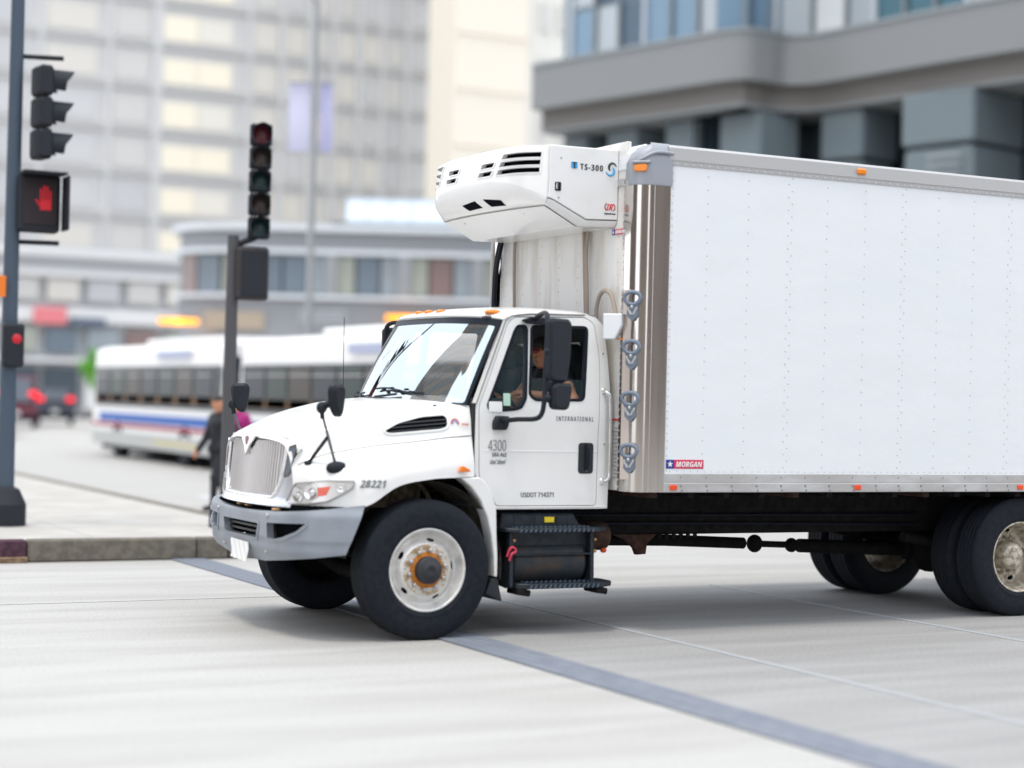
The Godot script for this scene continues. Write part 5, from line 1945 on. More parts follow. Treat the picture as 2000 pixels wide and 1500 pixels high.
func build_bus(called: String, label: String, z0: float, z1: float, x: float, h: float) -> void:
	var T := thing(called, label, "bus", V(0, 0, 0), 0.0, "white city buses queueing across the junction")
	var w := 2.55
	var l := z1 - z0
	var zc := (z0 + z1) / 2
	var body := MB.new()
	# cross-section in x, y swept along z
	var sec := rounded(P2([0, 0.34, w, 0.34, w, 1.4, w - 0.06, h - 0.12, w - 0.35, h, 0.35, h, 0.06, h - 0.12, 0, 1.4]), 0.10, 3)
	body.prism(sec, Transform3D(Basis.IDENTITY, V(x, 0, z0)), l, 0.08)
	obj("body", body, mats.bus_white, T)
	slab("roof_pod", V(x + w / 2, h + 0.06, z0 + l * 0.62), V(1.9, 0.14, l * 0.55), mats.bus_white, T, 0.08)
	# side facing the junction: window band, stripes
	slab("window_band", V(x - 0.012, 1.87, zc), V(0.03, 1.02, l - 0.7), mats.bus_glass, T, 0.005)
	var n := int(l / 1.45)
	for k in n:
		var z: float = z0 + 0.6 + k * (l - 1.2) / n
		slab("window", V(x - 0.035, 1.90, z + 0.62), V(0.02, 0.86, 1.18), mats["bus_pane%d" % (k % 3)], T, 0.004)
		slab("window_bar", V(x - 0.055, 2.16, z + 0.62), V(0.02, 0.025, 1.16), mats.rail, T, 0.004)
	slab("seat_row", V(x - 0.03, 1.56, zc), V(0.03, 0.20, l - 0.9), mats.bus_seats, T, 0.004)
	slab("blue_stripe", V(x - 0.01, 1.06, zc + 0.4), V(0.025, 0.22, l - 0.8), mats.bus_blue, T, 0.004)
	slab("red_stripe", V(x - 0.012, 0.86, zc), V(0.025, 0.09, l - 0.2), mats.bus_red, T, 0.004)
	slab("skirt", V(x - 0.015, 0.50, zc), V(0.03, 0.36, l - 0.3), mats.bus_skirt, T, 0.004)
	slab("yellow_line", V(x - 0.033, 0.50, zc + l * 0.2), V(0.01, 0.035, l * 0.34), mats.yellow, T, 0.002)
	slab("route_board", V(x - 0.02, 2.66, zc + l * 0.15), V(0.03, 0.18, 2.6), mats.bus_board, T, 0.004)
	for zz in [z0 + 2.6, z1 - 2.9]:
		for sx in [0.0, 1.0]:
			var wh := MB.new()
			wh.lathe([Vector2(0, -0.02), Vector2(0.28, 0.0), Vector2(0.30, 0.02), Vector2(0.46, 0.02), Vector2(0.48, -0.02), Vector2(0.48, -0.24), Vector2(0.2, -0.26)], Transform3D(Basis(V(0, 1, 0), -PI / 2 if sx == 0.0 else PI / 2), V(x + (0.0 if sx == 0.0 else w), 0.48, zz)), 24)
			obj("wheel", wh, mats.rubber, T)
	# end faces
	for e in [[z1 + 0.012, 1.0], [z0 - 0.012, -1.0]]:
		slab("end_window", V(x + w / 2, 1.95, e[0]), V(w - 0.35, 1.3, 0.03), mats.bus_glass, T, 0.01)
		slab("destination_sign", V(x + w / 2, h - 0.28, e[0] + 0.01 * e[1]), V(w - 0.8, 0.25, 0.03), mats.black, T, 0.01)
		for sx in [0.25, w - 0.25]:
			slab("lamp", V(x + sx, 0.75, e[0] + 0.01 * e[1]), V(0.22, 0.16, 0.04), mats.clear_lamp if e[1] > 0 else mats.tail_red, T, 0.02)
		slab("end_bumper", V(x + w / 2, 0.45, e[0] + 0.05 * e[1]), V(w - 0.1, 0.22, 0.14), mats.bus_skirt, T, 0.04)
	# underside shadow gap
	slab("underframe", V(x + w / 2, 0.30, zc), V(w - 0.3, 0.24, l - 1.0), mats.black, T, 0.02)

func car(called: String, label: String, at: Vector3, turn: float, paint: Material, h: float, lit: bool, lamp_y := 0.85) -> void:
	var T := thing(called, label, "car", at, turn)
	# nose to -z
	var b := MB.new()
	b.prism(rounded(P2([-2.2, 0.32, 2.2, 0.32, 2.28, 0.7, 2.15, 0.98, 1.9, 1.02, -0.9, 1.0, -2.1, 0.85, -2.28, 0.6]), 0.12), Transform3D(Basis(V(0, 0, 1), V(0, 1, 0), V(-1, 0, 0)), V(0.9, 0, 0)), 1.8, 0.08)
	obj("body", b, paint, T)
	var c := MB.new()
	c.prism(rounded(P2([-0.95, 0.98, 1.95, 1.0, 1.75, h - 0.06, 1.4, h, -0.1, h, -0.35, h - 0.05]), 0.1), Transform3D(Basis(V(0, 0, 1), V(0, 1, 0), V(-1, 0, 0)), V(0.78, 0, 0)), 1.56, 0.10)
	obj("cabin", c, paint, T)
	slab("rear_window", V(0, (h + 1.0) / 2 + 0.02, 1.87), V(1.25, h - 1.25, 0.04), mats.car_glass, T, 0.01, Basis(V(1, 0, 0), -0.2))
	for s: float in [-1.0, 1.0]:
		slab("side_window", V(s * 0.785, (h + 1.0) / 2, 0.6), V(0.02, h - 1.2, 1.9), mats.car_glass, T, 0.005)
		slab("tail_light", V(s * 0.70, lamp_y, 2.24 if lamp_y < 1.0 else 1.93), V(0.36, 0.2, 0.10), mats.tail_lit if lit else mats.tail_red, T, 0.02)
		slab("headlight", V(s * 0.66, 0.72, -2.24), V(0.34, 0.16, 0.08), mats.clear_lamp, T, 0.02)
		for z in [-1.35, 1.35]:
			var w := MB.new()
			w.lathe([Vector2(0, 0.0), Vector2(0.2, 0.02), Vector2(0.22, 0.0), Vector2(0.31, 0.01), Vector2(0.33, -0.03), Vector2(0.33, -0.2)], Transform3D(Basis(V(0, 1, 0), PI / 2 * s), V(s * 0.86, 0.33, z)), 20)
			obj("wheel", w, mats.rubber, T)
	slab("licence_plate", V(0, 0.66, 2.27), V(0.32, 0.16, 0.02), mats.plate, T, 0.004)
	slab("rear_bumper", V(0, 0.46, 2.24), V(1.7, 0.18, 0.14), mats.seal, T, 0.04)

func signal_head(T: Node3D, p: Vector3, turn: float, lit: int, n := 3, size := 1.0) -> void:
	var b := Basis(V(0, 1, 0), turn).scaled(Vector3.ONE * size)
	var H := Node3D.new()
	part_name(H, "signal_head", T)
	H.position = p
	H.basis = b
	for k in n:
		var y := (n - 1) * 0.18 - k * 0.36
		var hs := MB.new()
		hs.box(V(0, y, -0.07), V(0.34, 0.345, 0.16), 0.03)
		obj("section", hs, mats.signal_black, H)
		var ln := MB.new()
		ln.lathe([Vector2(0.0, 0.03), Vector2(0.07, 0.025), Vector2(0.125, 0.0), Vector2(0.14, 0.0)], Transform3D(Basis.IDENTITY, V(0, y, 0.012)), 20)
		obj("lens", ln, mats.signal_red_lit if lit == k else [mats.lens_red, mats.lens_amber, mats.lens_green, mats.lens_amber, mats.lens_green][k % 5], H)
		var vz := MB.new()
		var r0 := PackedVector3Array()
		var r1 := PackedVector3Array()
		var r2 := PackedVector3Array()
		for j in 19:
			var q := deg_to_rad(lerpf(-40.0, 220.0, j / 18.0))
			r0.append(V(cos(q) * 0.15, y + sin(q) * 0.15, 0.01))
			r1.append(V(cos(q) * 0.155, y + sin(q) * 0.155, 0.16 + 0.14 * maxf(0.0, sin(q))))
			r2.append(V(cos(q) * 0.143, y + sin(q) * 0.143, 0.01))
		vz.grid([r0, r1], false)
		vz.grid([r2, r1], true)
		obj("visor", vz, mats.signal_black, H)

func build_signals() -> void:
	var A := thing("traffic_signal", "tall blue-grey signal pole with a sideways three-lens head, at the left edge", "traffic light", V(-1.15, 0.21, -7.8))
	var p := MB.new()
	p.tube([V(0, 0, 0), V(0, 3.0, 0), V(0, 9.0, 0)], [0.10, 0.085, 0.065], 14)
	obj("pole", p, mats.pole_blue, A)
	var bs := MB.new()
	bs.lathe_hard([Vector2(0.24, 0), Vector2(0.24, 0.25), Vector2(0.16, 0.42), Vector2(0.10, 0.45)], Transform3D(Basis(V(1, 0, 0), V(0, 0, -1), V(0, 1, 0)), Vector3.ZERO), 16)
	obj("pole_base", bs, mats.signal_black, A)
	for e in [5.36, 3.24]:
		var br := MB.new()
		br.tube([V(0.0, e, 0), V(0.5, e, 0.15)], 0.028, 8)
		obj("bracket", br, mats.signal_black, A)
	signal_head(A, V(0.34, 4.72, 0.12), PI / 2 + 0.15, -1)
	# crossing signal with its hand lit red
	var W := Node3D.new()
	part_name(W, "crossing_signal", A)
	W.position = V(0.26, 3.68, 0.12)
	slab("housing", V(0, 0, 0), V(0.46, 0.66, 0.22), mats.signal_black, W, 0.03)
	slab("face", V(0, 0.02, 0.115), V(0.38, 0.54, 0.02), mats.signal_face, W, 0.01)
	var hd := MB.new()
	for e in [[-0.06, 0.10, 0.13], [-0.025, 0.12, 0.16], [0.01, 0.115, 0.15], [0.045, 0.09, 0.11]]:
		hd.box(V(e[0] + 0.06, e[1], 0.130), V(0.022, e[2], 0.012), 0.004)
	hd.box(V(0.055, -0.02, 0.130), V(0.13, 0.12, 0.012), 0.01)
	hd.box(V(-0.03, 0.0, 0.130), V(0.022, 0.10, 0.012), 0.004, Basis(V(0, 0, 1), 0.6))
	obj("red_hand_light", hd, mats.signal_red_lit, W)
	var vs := MB.new()
	vs.box(V(0.26, 0.0, 0.22), V(0.03, 0.62, 0.28), 0.01)
	vs.box(V(0.0, 0.33, 0.22), V(0.5, 0.03, 0.28), 0.01)
	obj("visor", vs, mats.signal_black, W)
	slab("orange_plate", V(-0.14, 2.72, 0.12), V(0.12, 0.24, 0.02), mats.orange, A, 0.004)
	var lp := Node3D.new()
	part_name(lp, "low_signal", A)
	lp.position = V(0.02, 2.06, 0.16)
	slab("housing", V(0, 0, -0.06), V(0.24, 0.5, 0.14), mats.signal_black, lp, 0.03)
	var rl := MB.new()
	rl.lathe([Vector2(0.0, 0.02), Vector2(0.045, 0.012), Vector2(0.055, 0.0)], Transform3D(Basis.IDENTITY, V(0.03, 0.07, 0.012)), 16)
	obj("red_light", rl, mats.signal_red_lit, lp)
	# second signal, on its own post behind the truck's nose
	var B := thing("traffic_signal", "black five-lens signal head on a grey post behind the hood, facing the truck", "traffic light", V(1.28, 0.21, -7.2))
	var p2 := MB.new()
	p2.tube([V(0, 0, 0), V(0, 2.0, 0), V(0, 3.42, 0)], [0.085, 0.075, 0.065], 14)
	obj("pole", p2, mats.pole_grey, B)
	var b2 := MB.new()
	b2.lathe_hard([Vector2(0.2, 0), Vector2(0.2, 0.2), Vector2(0.12, 0.34), Vector2(0.085, 0.36)], Transform3D(Basis(V(1, 0, 0), V(0, 0, -1), V(0, 1, 0)), Vector3.ZERO), 16)
	obj("pole_base", b2, mats.signal_black, B)
	signal_head(B, V(0.28, 4.07, 0.10), -0.25, -1, 5, 0.76)
	for e in [3.40]:
		var br := MB.new()
		br.tube([V(0.0, e - 0.1, 0), V(0.14, e - 0.04, 0.02), V(0.27, e + 0.02, 0.02)], 0.04, 8)
		obj("bracket", br, mats.signal_black, B)
	slab("control_box", V(0.20, 2.98, 0.06), V(0.38, 0.62, 0.26), mats.signal_box, B, 0.03)
	slab("box_door", V(0.20, 2.98, 0.195), V(0.31, 0.53, 0.012), mats.signal_black, B, 0.004)

func build_banner_pole() -> void:
	var B := thing("street_lamp", "slim grey lamp post carrying a lilac banner beyond the low block", "street lamp", V(12.4, 0, -33.4))
	var p := MB.new()
	p.tube([V(0, 0, 0), V(0, 5, 0), V(0, 12.5, 0)], [0.12, 0.10, 0.07], 12)
	p.tube(curve([V(0, 12.4, 0), V(-0.5, 12.8, 0.3), V(-1.6, 12.9, 0.8)], 5), 0.05, 8)
	obj("pole", p, mats.pole_pale, B)
	slab("lamp_head", V(-1.9, 12.88, 0.95), V(0.7, 0.14, 0.3), mats.pole_pale, B, 0.04, Basis(V(0, 1, 0), 0.46))
	var bm := func(u: float, v: float, off: float) -> Vector3: return V(0.1 + u * 0.886, v, off + u * 0.462 + 0.04 * sin(v * 3.0))
	for e in [[-0.78, -0.10, "banner_lilac"], [0.08, 0.40, "banner_violet"]]:
		var cl := MB.new()
		cl.panel(bm, rect(e[0], 8.35, e[1], 10.25), [], Vector2(0.3, 0.15), 0.0, 0.02)
		obj("banner", cl, mats[e[2]], B)
	for y in [8.35, 10.25]:
		var ar := MB.new()
		ar.tube([V(-0.6, y, -0.35), V(0.5, y, 0.2)], 0.02, 6)
		obj("banner_arm", ar, mats.pole_pale, B)

func build_tree() -> void:
	for e in [[V(16.9, 0, -71.5), 3.7, 1.15, "small bright green street tree at the left of the white buses"], [V(15.7, 0, -65.5), 2.7, 0.9, "low bright green bushy tree in front of the taller street tree"]]:
		var T := thing("street_tree", e[3], "tree", e[0])
		var h: float = e[1]
		var r: float = e[2]
		var tk := MB.new()
		tk.tube([V(0, 0, 0), V(0.05, h * 0.4, 0), V(0, h * 0.8, 0.03)], [0.11, 0.08, 0.03], 8)
		for k in 6:
			var q := TAU * k / 6.0
			tk.tube([V(0.03, h * 0.45, 0), V(cos(q) * r * 0.6, h * 0.72, sin(q) * r * 0.6)], [0.04, 0.012], 5)
		obj("trunk", tk, mats.bark, T)
		var cr_ := MB.new()
		for k in 2600:
			var d := V(rng.randfn(), rng.randfn() * 0.9, rng.randfn()).normalized()
			var c := V(0, h * 0.72, 0) + d * r * pow(rng.randf(), 0.45) * (0.8 + 0.25 * sin(d.x * 7.0 + d.y * 5.0))
			var a := V(rng.randfn(), rng.randfn(), rng.randfn()).normalized() * 0.10
			var b := a.cross(d).normalized() * 0.05
			cr_.tri(c - a, c + b, c + a); cr_.tri(c - a, c + a, c - b)
		stuff(obj("crown", cr_, mats.leaf, T))

# the side of the street that the windshield and the polished posts mirror
func build_opposite() -> void:
	for e in [["brown brick block across the street, mirrored in the windshield", V(-62, 0, -14), V(26, 58, 50), "brick_brown", "office_block"], ["tan stone block behind the photographer, mirrored in the polished corner posts", V(-30, 0, 62), V(60, 26, 24), "stone_tan", "stone_block"], ["brown stone block behind the photographer, right of the tan one", V(38, 0, 66), V(52, 34, 24), "stone_brown", "brown_block"]]:
		var T := thing(e[4], e[0], "building")
		var c: Vector3 = e[1]
		var s: Vector3 = e[2]
		slab("body", c + V(0, s.y / 2, 0), s, mats[e[3]], T, 0.0)
		var w := MB.new()
		for f in int(s.y / 3.6):
			var y := 2.6 + f * 3.6
			for k in int(s.x / 3.0):
				w.box(c + V(-s.x / 2 + 1.5 + k * 3.0, y, -s.z / 2 * signf(c.z)), V(1.7, 2.1, 0.2), 0.0)
			for k in int(s.z / 3.0):
				w.box(c + V(-s.x / 2 * signf(c.x), y, -s.z / 2 + 1.5 + k * 3.0), V(0.2, 2.1, 1.7), 0.0)
		stuff(obj("windows", w, mats.block_glass_dark, T))

func head_bones(c: Vector3, f: Vector3) -> Array:
	# c: middle of the head; f: where the face looks
	var u := V(0, 1, 0)
	var s := u.cross(f).normalized()
	var g := func(a: float, b: float, d: float) -> Vector3: return c + f * a + u * b + s * d
	return [
		[g.call(-0.015, 0.03, 0), g.call(0.005, 0.03, 0), 0.092, 0.088],
		[g.call(0.02, 0.0, 0.0), g.call(0.035, -0.075, 0), 0.075, 0.048],
		[g.call(0.045, -0.095, 0), g.call(0.055, -0.095, 0), 0.028, 0.024],
		[g.call(0.09, 0.02, 0), g.call(0.112, -0.028, 0), 0.010, 0.016],
		[g.call(0.082, 0.035, 0.032), g.call(0.078, 0.037, 0.05), 0.012, 0.010],
		[g.call(0.082, 0.035, -0.032), g.call(0.078, 0.037, -0.05), 0.012, 0.010],
		[g.call(0.088, -0.062, 0.018), g.call(0.088, -0.062, -0.018), 0.010, 0.010],
		[g.call(0.0, 0.02, 0.085), g.call(-0.012, -0.03, 0.082), 0.016, 0.010],
		[g.call(0.0, 0.02, -0.085), g.call(-0.012, -0.03, -0.082), 0.016, 0.010],
		[g.call(-0.01, -0.06, 0), g.call(-0.03, -0.19, 0), 0.058, 0.062],
	]

func hand_bones(w: Vector3, d: Vector3, n: Vector3, curl: float, side: float) -> Array:
	# w wrist, d along the hand, n out of the back of the hand
	var s := d.cross(n).normalized() * side
	var o := [[w, w + d * 0.085, 0.026, 0.024], [w + d * 0.03 + s * 0.018, w + d * 0.085 + s * 0.026, 0.018, 0.014], [w + d * 0.03 - s * 0.018, w + d * 0.085 - s * 0.026, 0.018, 0.014]]
	var k := 0
	for l in [0.072, 0.082, 0.076, 0.060]:
		var a: Vector3 = w + d * 0.088 + s * (0.030 - k * 0.020)
		var d1 := (d - n * curl).normalized()
		var b: Vector3 = a + d1 * l * 0.5
		var d2 := (d - n * curl * 3.0).normalized()
		var c: Vector3 = b + d2 * l * 0.32
		var d3 := (d * 0.2 - n).normalized()
		o.append([a, b, 0.0095, 0.009]); o.append([b, c, 0.009, 0.008]); o.append([c, c + d3 * l * 0.25, 0.008, 0.007])
		k += 1
	var ta := w + d * 0.025 + s * 0.024
	var tb := ta + (d * 0.6 + s * 0.8 - n * 0.3).normalized() * 0.045
	o.append([ta, tb, 0.015, 0.011]); o.append([tb, tb + (d * 0.8 + s * 0.2 - n * 0.6).normalized() * 0.032, 0.011, 0.008])
	return o

func build_driver() -> void:
	var D := thing("person", "driver in a dark navy T-shirt and glasses, arms bare, at the wheel behind the mirror", "person", V(1.24, 1.46, 0.48))
	var o := V(1.24, 1.46, 0.48)
	var L := func(x: float, y: float, z: float) -> Vector3: return V(x, y, z) - o
	var hip: Vector3 = L.call(1.30, 1.50, 0.48)
	var chest: Vector3 = L.call(1.33, 1.87, 0.48)
	var head: Vector3 = L.call(1.29, 2.17, 0.50)
	var shl: Vector3 = L.call(1.36, 1.985, 0.685)
	var shr: Vector3 = L.call(1.32, 1.985, 0.285)
	var ell: Vector3 = L.call(1.35, 1.80, 0.86)
	var elr: Vector3 = L.call(1.14, 1.74, 0.24)
	var wrl: Vector3 = L.call(1.04, 1.84, 0.70)
	var wrr: Vector3 = L.call(0.93, 1.83, 0.27)
	var torso := [
		[hip + V(0, 0, 0.09), hip + V(0, 0, -0.09), 0.145, 0.145],
		[hip, chest, 0.145, 0.135],
		[chest + V(0, 0.02, 0.09), chest + V(0, 0.02, -0.09), 0.125, 0.125],
		[shl + V(0, 0, -0.04), shr + V(0, 0, 0.04), 0.075, 0.075],
		[chest + V(0, 0.05, 0), L.call(1.315, 2.04, 0.49), 0.10, 0.065],
	]
	var arms := [[shl, ell, 0.062, 0.047], [ell, wrl, 0.047, 0.031], [shr, elr, 0.062, 0.047], [elr, wrr, 0.047, 0.031]]
	var legs := [[hip + V(0, -0.02, 0.1), L.call(0.86, 1.53, 0.62), 0.085, 0.062], [L.call(0.86, 1.53, 0.62), L.call(0.66, 1.12, 0.60), 0.06, 0.042], [hip + V(0, -0.02, -0.1), L.call(0.86, 1.53, 0.36), 0.085, 0.062], [L.call(0.86, 1.53, 0.36), L.call(0.62, 1.14, 0.38), 0.06, 0.042], [L.call(0.66, 1.10, 0.60), L.call(0.52, 1.08, 0.60), 0.045, 0.035], [L.call(0.62, 1.12, 0.38), L.call(0.50, 1.12, 0.38), 0.045, 0.035]]
	var all := []
	all.append_array(torso); all.append_array(arms); all.append_array(legs)
	var face := V(-1, 0, 0.12).normalized()
	var hb := head_bones(head, face)
	all.append([head + V(0.01, -0.06, 0), head + V(0.03, -0.2, 0), 0.056, 0.06])
	all.append([head, head + V(0, -0.03, 0), 0.07, 0.06])
	var b := put("body", body_mesh(all, 0.014, 0.03), mats.skin, D)
	put("head", body_mesh(hb, 0.004, 0.018), mats.skin, b)
	put("hand", body_mesh(hand_bones(wrl, V(-0.75, 0.1, -0.35).normalized(), V(0.1, 0.9, 0.3).normalized(), 0.5, -1.0), 0.004, 0.008), mats.skin, b)
	put("hand", body_mesh(hand_bones(wrr, V(-0.75, 0.1, 0.2).normalized(), V(0.1, 0.9, -0.3).normalized(), 0.5, 1.0), 0.004, 0.008), mats.skin, b)
	var sl := torso.duplicate()
	sl.append([shl, shl.lerp(ell, 0.22), 0.064, 0.060])
	sl.append([shr, shr.lerp(elr, 0.22), 0.064, 0.060])
	put("shirt", body_mesh(sl, 0.014, 0.03, 0.012), mats.navy, D)
	put("trousers", body_mesh(legs, 0.016, 0.03, 0.012), mats.jeans, D)
	var s := V(0, 1, 0).cross(face).normalized()
	put("hair", body_mesh([[head + V(0, 0.05, 0) - face * 0.03, head + V(0, 0.055, 0) + face * 0.03, 0.092, 0.082], [head + V(0, 0, 0) - face * 0.06, head + V(0, -0.05, 0) - face * 0.055, 0.065, 0.05]], 0.006, 0.02, 0.0), mats.hair, D)
	var gl := MB.new()
	for e in [0.033, -0.033]:
		var ring := []
		for k in 14:
			var q := TAU * k / 14
			ring.append(head + face * 0.108 + V(0, 0.018, 0) + s * (e + cos(q) * 0.026) + V(0, sin(q) * 0.020, 0))
		gl.tube(ring, 0.004, 6, true)
	gl.tube([head + face * 0.108 + V(0, 0.022, 0) + s * 0.058, head + V(0, 0.022, 0) + s * 0.092], 0.003, 5)
	gl.tube([head + face * 0.108 + V(0, 0.022, 0) - s * 0.058, head + V(0, 0.022, 0) - s * 0.092], 0.003, 5)
	obj("glasses", gl, mats.glasses_red, D)

func build_pedestrian(label: String, at: Vector3, turn: float, top: String, bottom: String, stride: float) -> void:
	var P := thing("person", label, "person", at, turn)
	# faces -x, 1.72 m tall
	var hip := V(0, 0.93, 0)
	var chest := V(-0.01, 1.28, 0)
	var head := V(-0.03, 1.60, 0)
	var legs := []
	for s: float in [1.0, -1.0]:
		var kn := V(-0.06 - 0.12 * stride * s, 0.50, 0.085 * s)
		var an := V(0.02 - 0.24 * stride * s + (0.10 if s < 0 else 0.0), 0.09 + (0.05 if s < 0 else 0.0), 0.08 * s)
		legs.append([hip + V(0, -0.03, 0.085 * s), kn, 0.088, 0.058])
		legs.append([kn, an, 0.056, 0.038])
		legs.append([an + V(0.03, -0.045, 0), an + V(-0.15, -0.055, 0), 0.040, 0.032])
	var torso := [[hip + V(0, 0, 0.07), hip + V(0, 0, -0.07), 0.12, 0.12], [hip, chest, 0.125, 0.12], [chest + V(0, 0.03, 0.08), chest + V(0, 0.03, -0.08), 0.105, 0.105], [V(0, 1.40, 0.13), V(0, 1.40, -0.13), 0.062, 0.062], [chest, V(-0.01, 1.47, 0), 0.09, 0.055]]
	var arms := []
	var hands := []
	for s: float in [1.0, -1.0]:
		var el := V(0.04 + 0.10 * stride * s, 1.12, 0.235 * s)
		var wr := V(-0.06 + 0.20 * stride * s, 0.90, 0.24 * s)
		arms.append([V(0, 1.385, 0.17 * s), el, 0.055, 0.043])
		arms.append([el, wr, 0.042, 0.029])
		hands.append(hand_bones(wr, (wr - el).normalized(), V(0, 0.1, s).normalized(), 0.35, s))
	var all := []
	all.append_array(torso); all.append_array(arms); all.append_array(legs)
	all.append_array(head_bones(head, V(-1, 0, 0)))
	var b := put("body", body_mesh(all, 0.016, 0.025), mats.skin, P)
	for h in hands:
		put("hand", body_mesh(h, 0.006, 0.008), mats.skin, b)
	var jk := torso.duplicate()
	jk.append_array(arms)
	put("jacket", body_mesh(jk, 0.018, 0.03, 0.018), mats[top], P)
	put("trousers", body_mesh(legs, 0.018, 0.03, 0.012), mats[bottom], P)
	put("hair", body_mesh([[head + V(0.02, 0.05, 0), head + V(-0.02, 0.06, 0), 0.092, 0.080], [head + V(0.05, 0, 0), head + V(0.05, -0.08, 0), 0.06, 0.05]], 0.012, 0.02), mats.hair, P)

func make_materials() -> void:
	var c := func(r: float, g: float, b: float) -> Color: return Color(r, g, b)
	for e in [["paint", 0.80, 0.80, 0.79], ["reefer", 0.82, 0.82, 0.81]]:
		var m := dirty(e[0], c.call(e[1] * 0.93, e[2] * 0.93, e[3] * 0.92), c.call(e[1], e[2], e[3]), 0.38, 0.0, 0.006, Vector3.ONE * 0.35, 3, false, 0.15, 0.5)
		m.clearcoat_enabled = true
		m.clearcoat = 0.6
		m.clearcoat_roughness = 0.08
	var pw := dirty("panel_white", c.call(0.775, 0.80, 0.825), c.call(0.785, 0.81, 0.835), 0.42, 0.0, 0.004, V(0.25, 0.6, 0.25), 8, false, 0.2, 0.6)
	pw.clearcoat_enabled = true
	pw.clearcoat = 0.25
	pw.clearcoat_roughness = 0.2
	var wave := FastNoiseLite.new()
	wave.seed = 77
	wave.frequency = 0.008
	var wt := NoiseTexture2D.new()
	wt.noise = wave
	wt.seamless = true
	wt.as_normal_map = true
	wt.bump_strength = 3.0
	pw.normal_enabled = true
	pw.normal_texture = wt
	pw.normal_scale = 0.25
	dirty("front_wall", c.call(0.62, 0.59, 0.54), c.call(0.78, 0.77, 0.75), 0.5, 0.0, 0.006, V(0.9, 0.12, 0.9), 5, false, 0.2, 0.55)
	mat("satin", c.call(0.66, 0.68, 0.72), 0.28, 0.75)
	mat("joint_tan", c.call(0.42, 0.40, 0.37), 0.6)
	mat("chrome", c.call(0.80, 0.80, 0.80), 0.10, 1.0)
	mat("steel", c.call(0.5, 0.5, 0.5), 0.35, 0.9)
	mat("steel_dark", c.call(0.16, 0.17, 0.18), 0.4, 0.8)
	mat("grille_bar", c.call(0.60, 0.58, 0.57), 0.30, 0.85)
	mat("grille_back", c.call(0.10, 0.10, 0.11), 0.5, 0.5)
	mat("inlet", c.call(0.22, 0.27, 0.32), 0.35, 0.6)
	mat("emblem", c.call(0.22, 0.06, 0.06), 0.4)
	mat("reflector", c.call(0.86, 0.85, 0.84), 0.22, 0.6)
	var cl := mat("clear", Color.WHITE, 0.03)
	cl.transparency = BaseMaterial3D.TRANSPARENCY_ALPHA
	cl.albedo_color.a = 0.06
	mat("red_orange", c.call(0.80, 0.075, 0.015), 0.3)
	mat("orange", c.call(0.80, 0.20, 0.02), 0.3)
	mat("orange_lamp", c.call(0.85, 0.24, 0.015), 0.22)
	dirty("bumper", c.call(0.245, 0.272, 0.312), c.call(0.285, 0.312, 0.352), 0.42, 0.1, 0.008, Vector3.ONE * 0.6, 12)
	mat("plate", c.call(0.80, 0.81, 0.80), 0.5)
	mat("sticker_green", c.call(0.45, 0.66, 0.55), 0.5)
	mat("brass", c.call(0.42, 0.25, 0.12), 0.5, 0.6)
	mat("black", c.call(0.005, 0.006, 0.008), 0.85).metallic_specular = 0.1
	mat("gap", c.call(0.012, 0.014, 0.017), 0.8)
	mat("gap_grey", c.call(0.25, 0.25, 0.25), 0.6)
	mat("dark_plastic", c.call(0.022, 0.025, 0.03), 0.45)
	mat("mirror_black", c.call(0.013, 0.017, 0.023), 0.55).metallic_specular = 0.35
	mat("seal", c.call(0.008, 0.012, 0.020), 0.45).metallic_specular = 0.3
	dirty("rubber", c.call(0.007, 0.010, 0.016), c.call(0.012, 0.015, 0.021), 0.8, 0.0, 0.02, Vector3.ONE * 1.4, 52)
	mat("mud_rubber", c.call(0.012, 0.015, 0.02), 0.7)
	dirty("liner", c.call(0.02, 0.018, 0.015), c.call(0.10, 0.085, 0.065), 0.9, 0.0, 0.02, Vector3.ONE * 0.8, 21)
	dirty("rim", c.call(0.60, 0.58, 0.55), c.call(0.72, 0.71, 0.69), 0.30, 0.35, 0.012, Vector3.ONE * 1.6, 22, false, 0.3, 0.6)
	dirty("rim_dual", c.call(0.26, 0.22, 0.16), c.call(0.62, 0.57, 0.48), 0.4, 0.35, 0.02, Vector3.ONE * 1.4, 23, false, 0.3, 0.6)
	dirty("rust", c.call(0.36, 0.10, 0.012), c.call(0.66, 0.27, 0.035), 0.85, 0.0, 0.05, Vector3.ONE * 4.0, 24)
	mats.rubber.metallic_specular = 0.35
	dirty("disc", c.call(0.40, 0.27, 0.15), c.call(0.66, 0.63, 0.57), 0.4, 0.3, 0.012, Vector3.ONE * 2.6, 51, false, 0.3, 0.6)
	mat("hub", c.call(0.02, 0.022, 0.028), 0.55)
	dirty("chassis", c.call(0.010, 0.010, 0.011), c.call(0.018, 0.016, 0.016), 0.8, 0.0, 0.02, Vector3.ONE * 0.8, 25).metallic_specular = 0.25
	dirty("rust_dark", c.call(0.028, 0.012, 0.008), c.call(0.075, 0.03, 0.018), 0.85, 0.0, 0.02, Vector3.ONE * 1.0, 26)
	dirty("dark_steel", c.call(0.012, 0.018, 0.026), c.call(0.022, 0.030, 0.040), 0.5, 0.2, 0.02, Vector3.ONE * 1.0, 27)
	dirty("tank", c.call(0.014, 0.022, 0.030), c.call(0.05, 0.032, 0.024), 0.6, 0.1, 0.012, Vector3.ONE * 0.8, 28, false, 0.45, 0.8)
	mat("step_teeth", c.call(0.07, 0.10, 0.14), 0.45, 0.3)
	dirty("engine", c.call(0.02, 0.02, 0.02), c.call(0.10, 0.085, 0.07), 0.8, 0.2, 0.02, Vector3.ONE, 29)
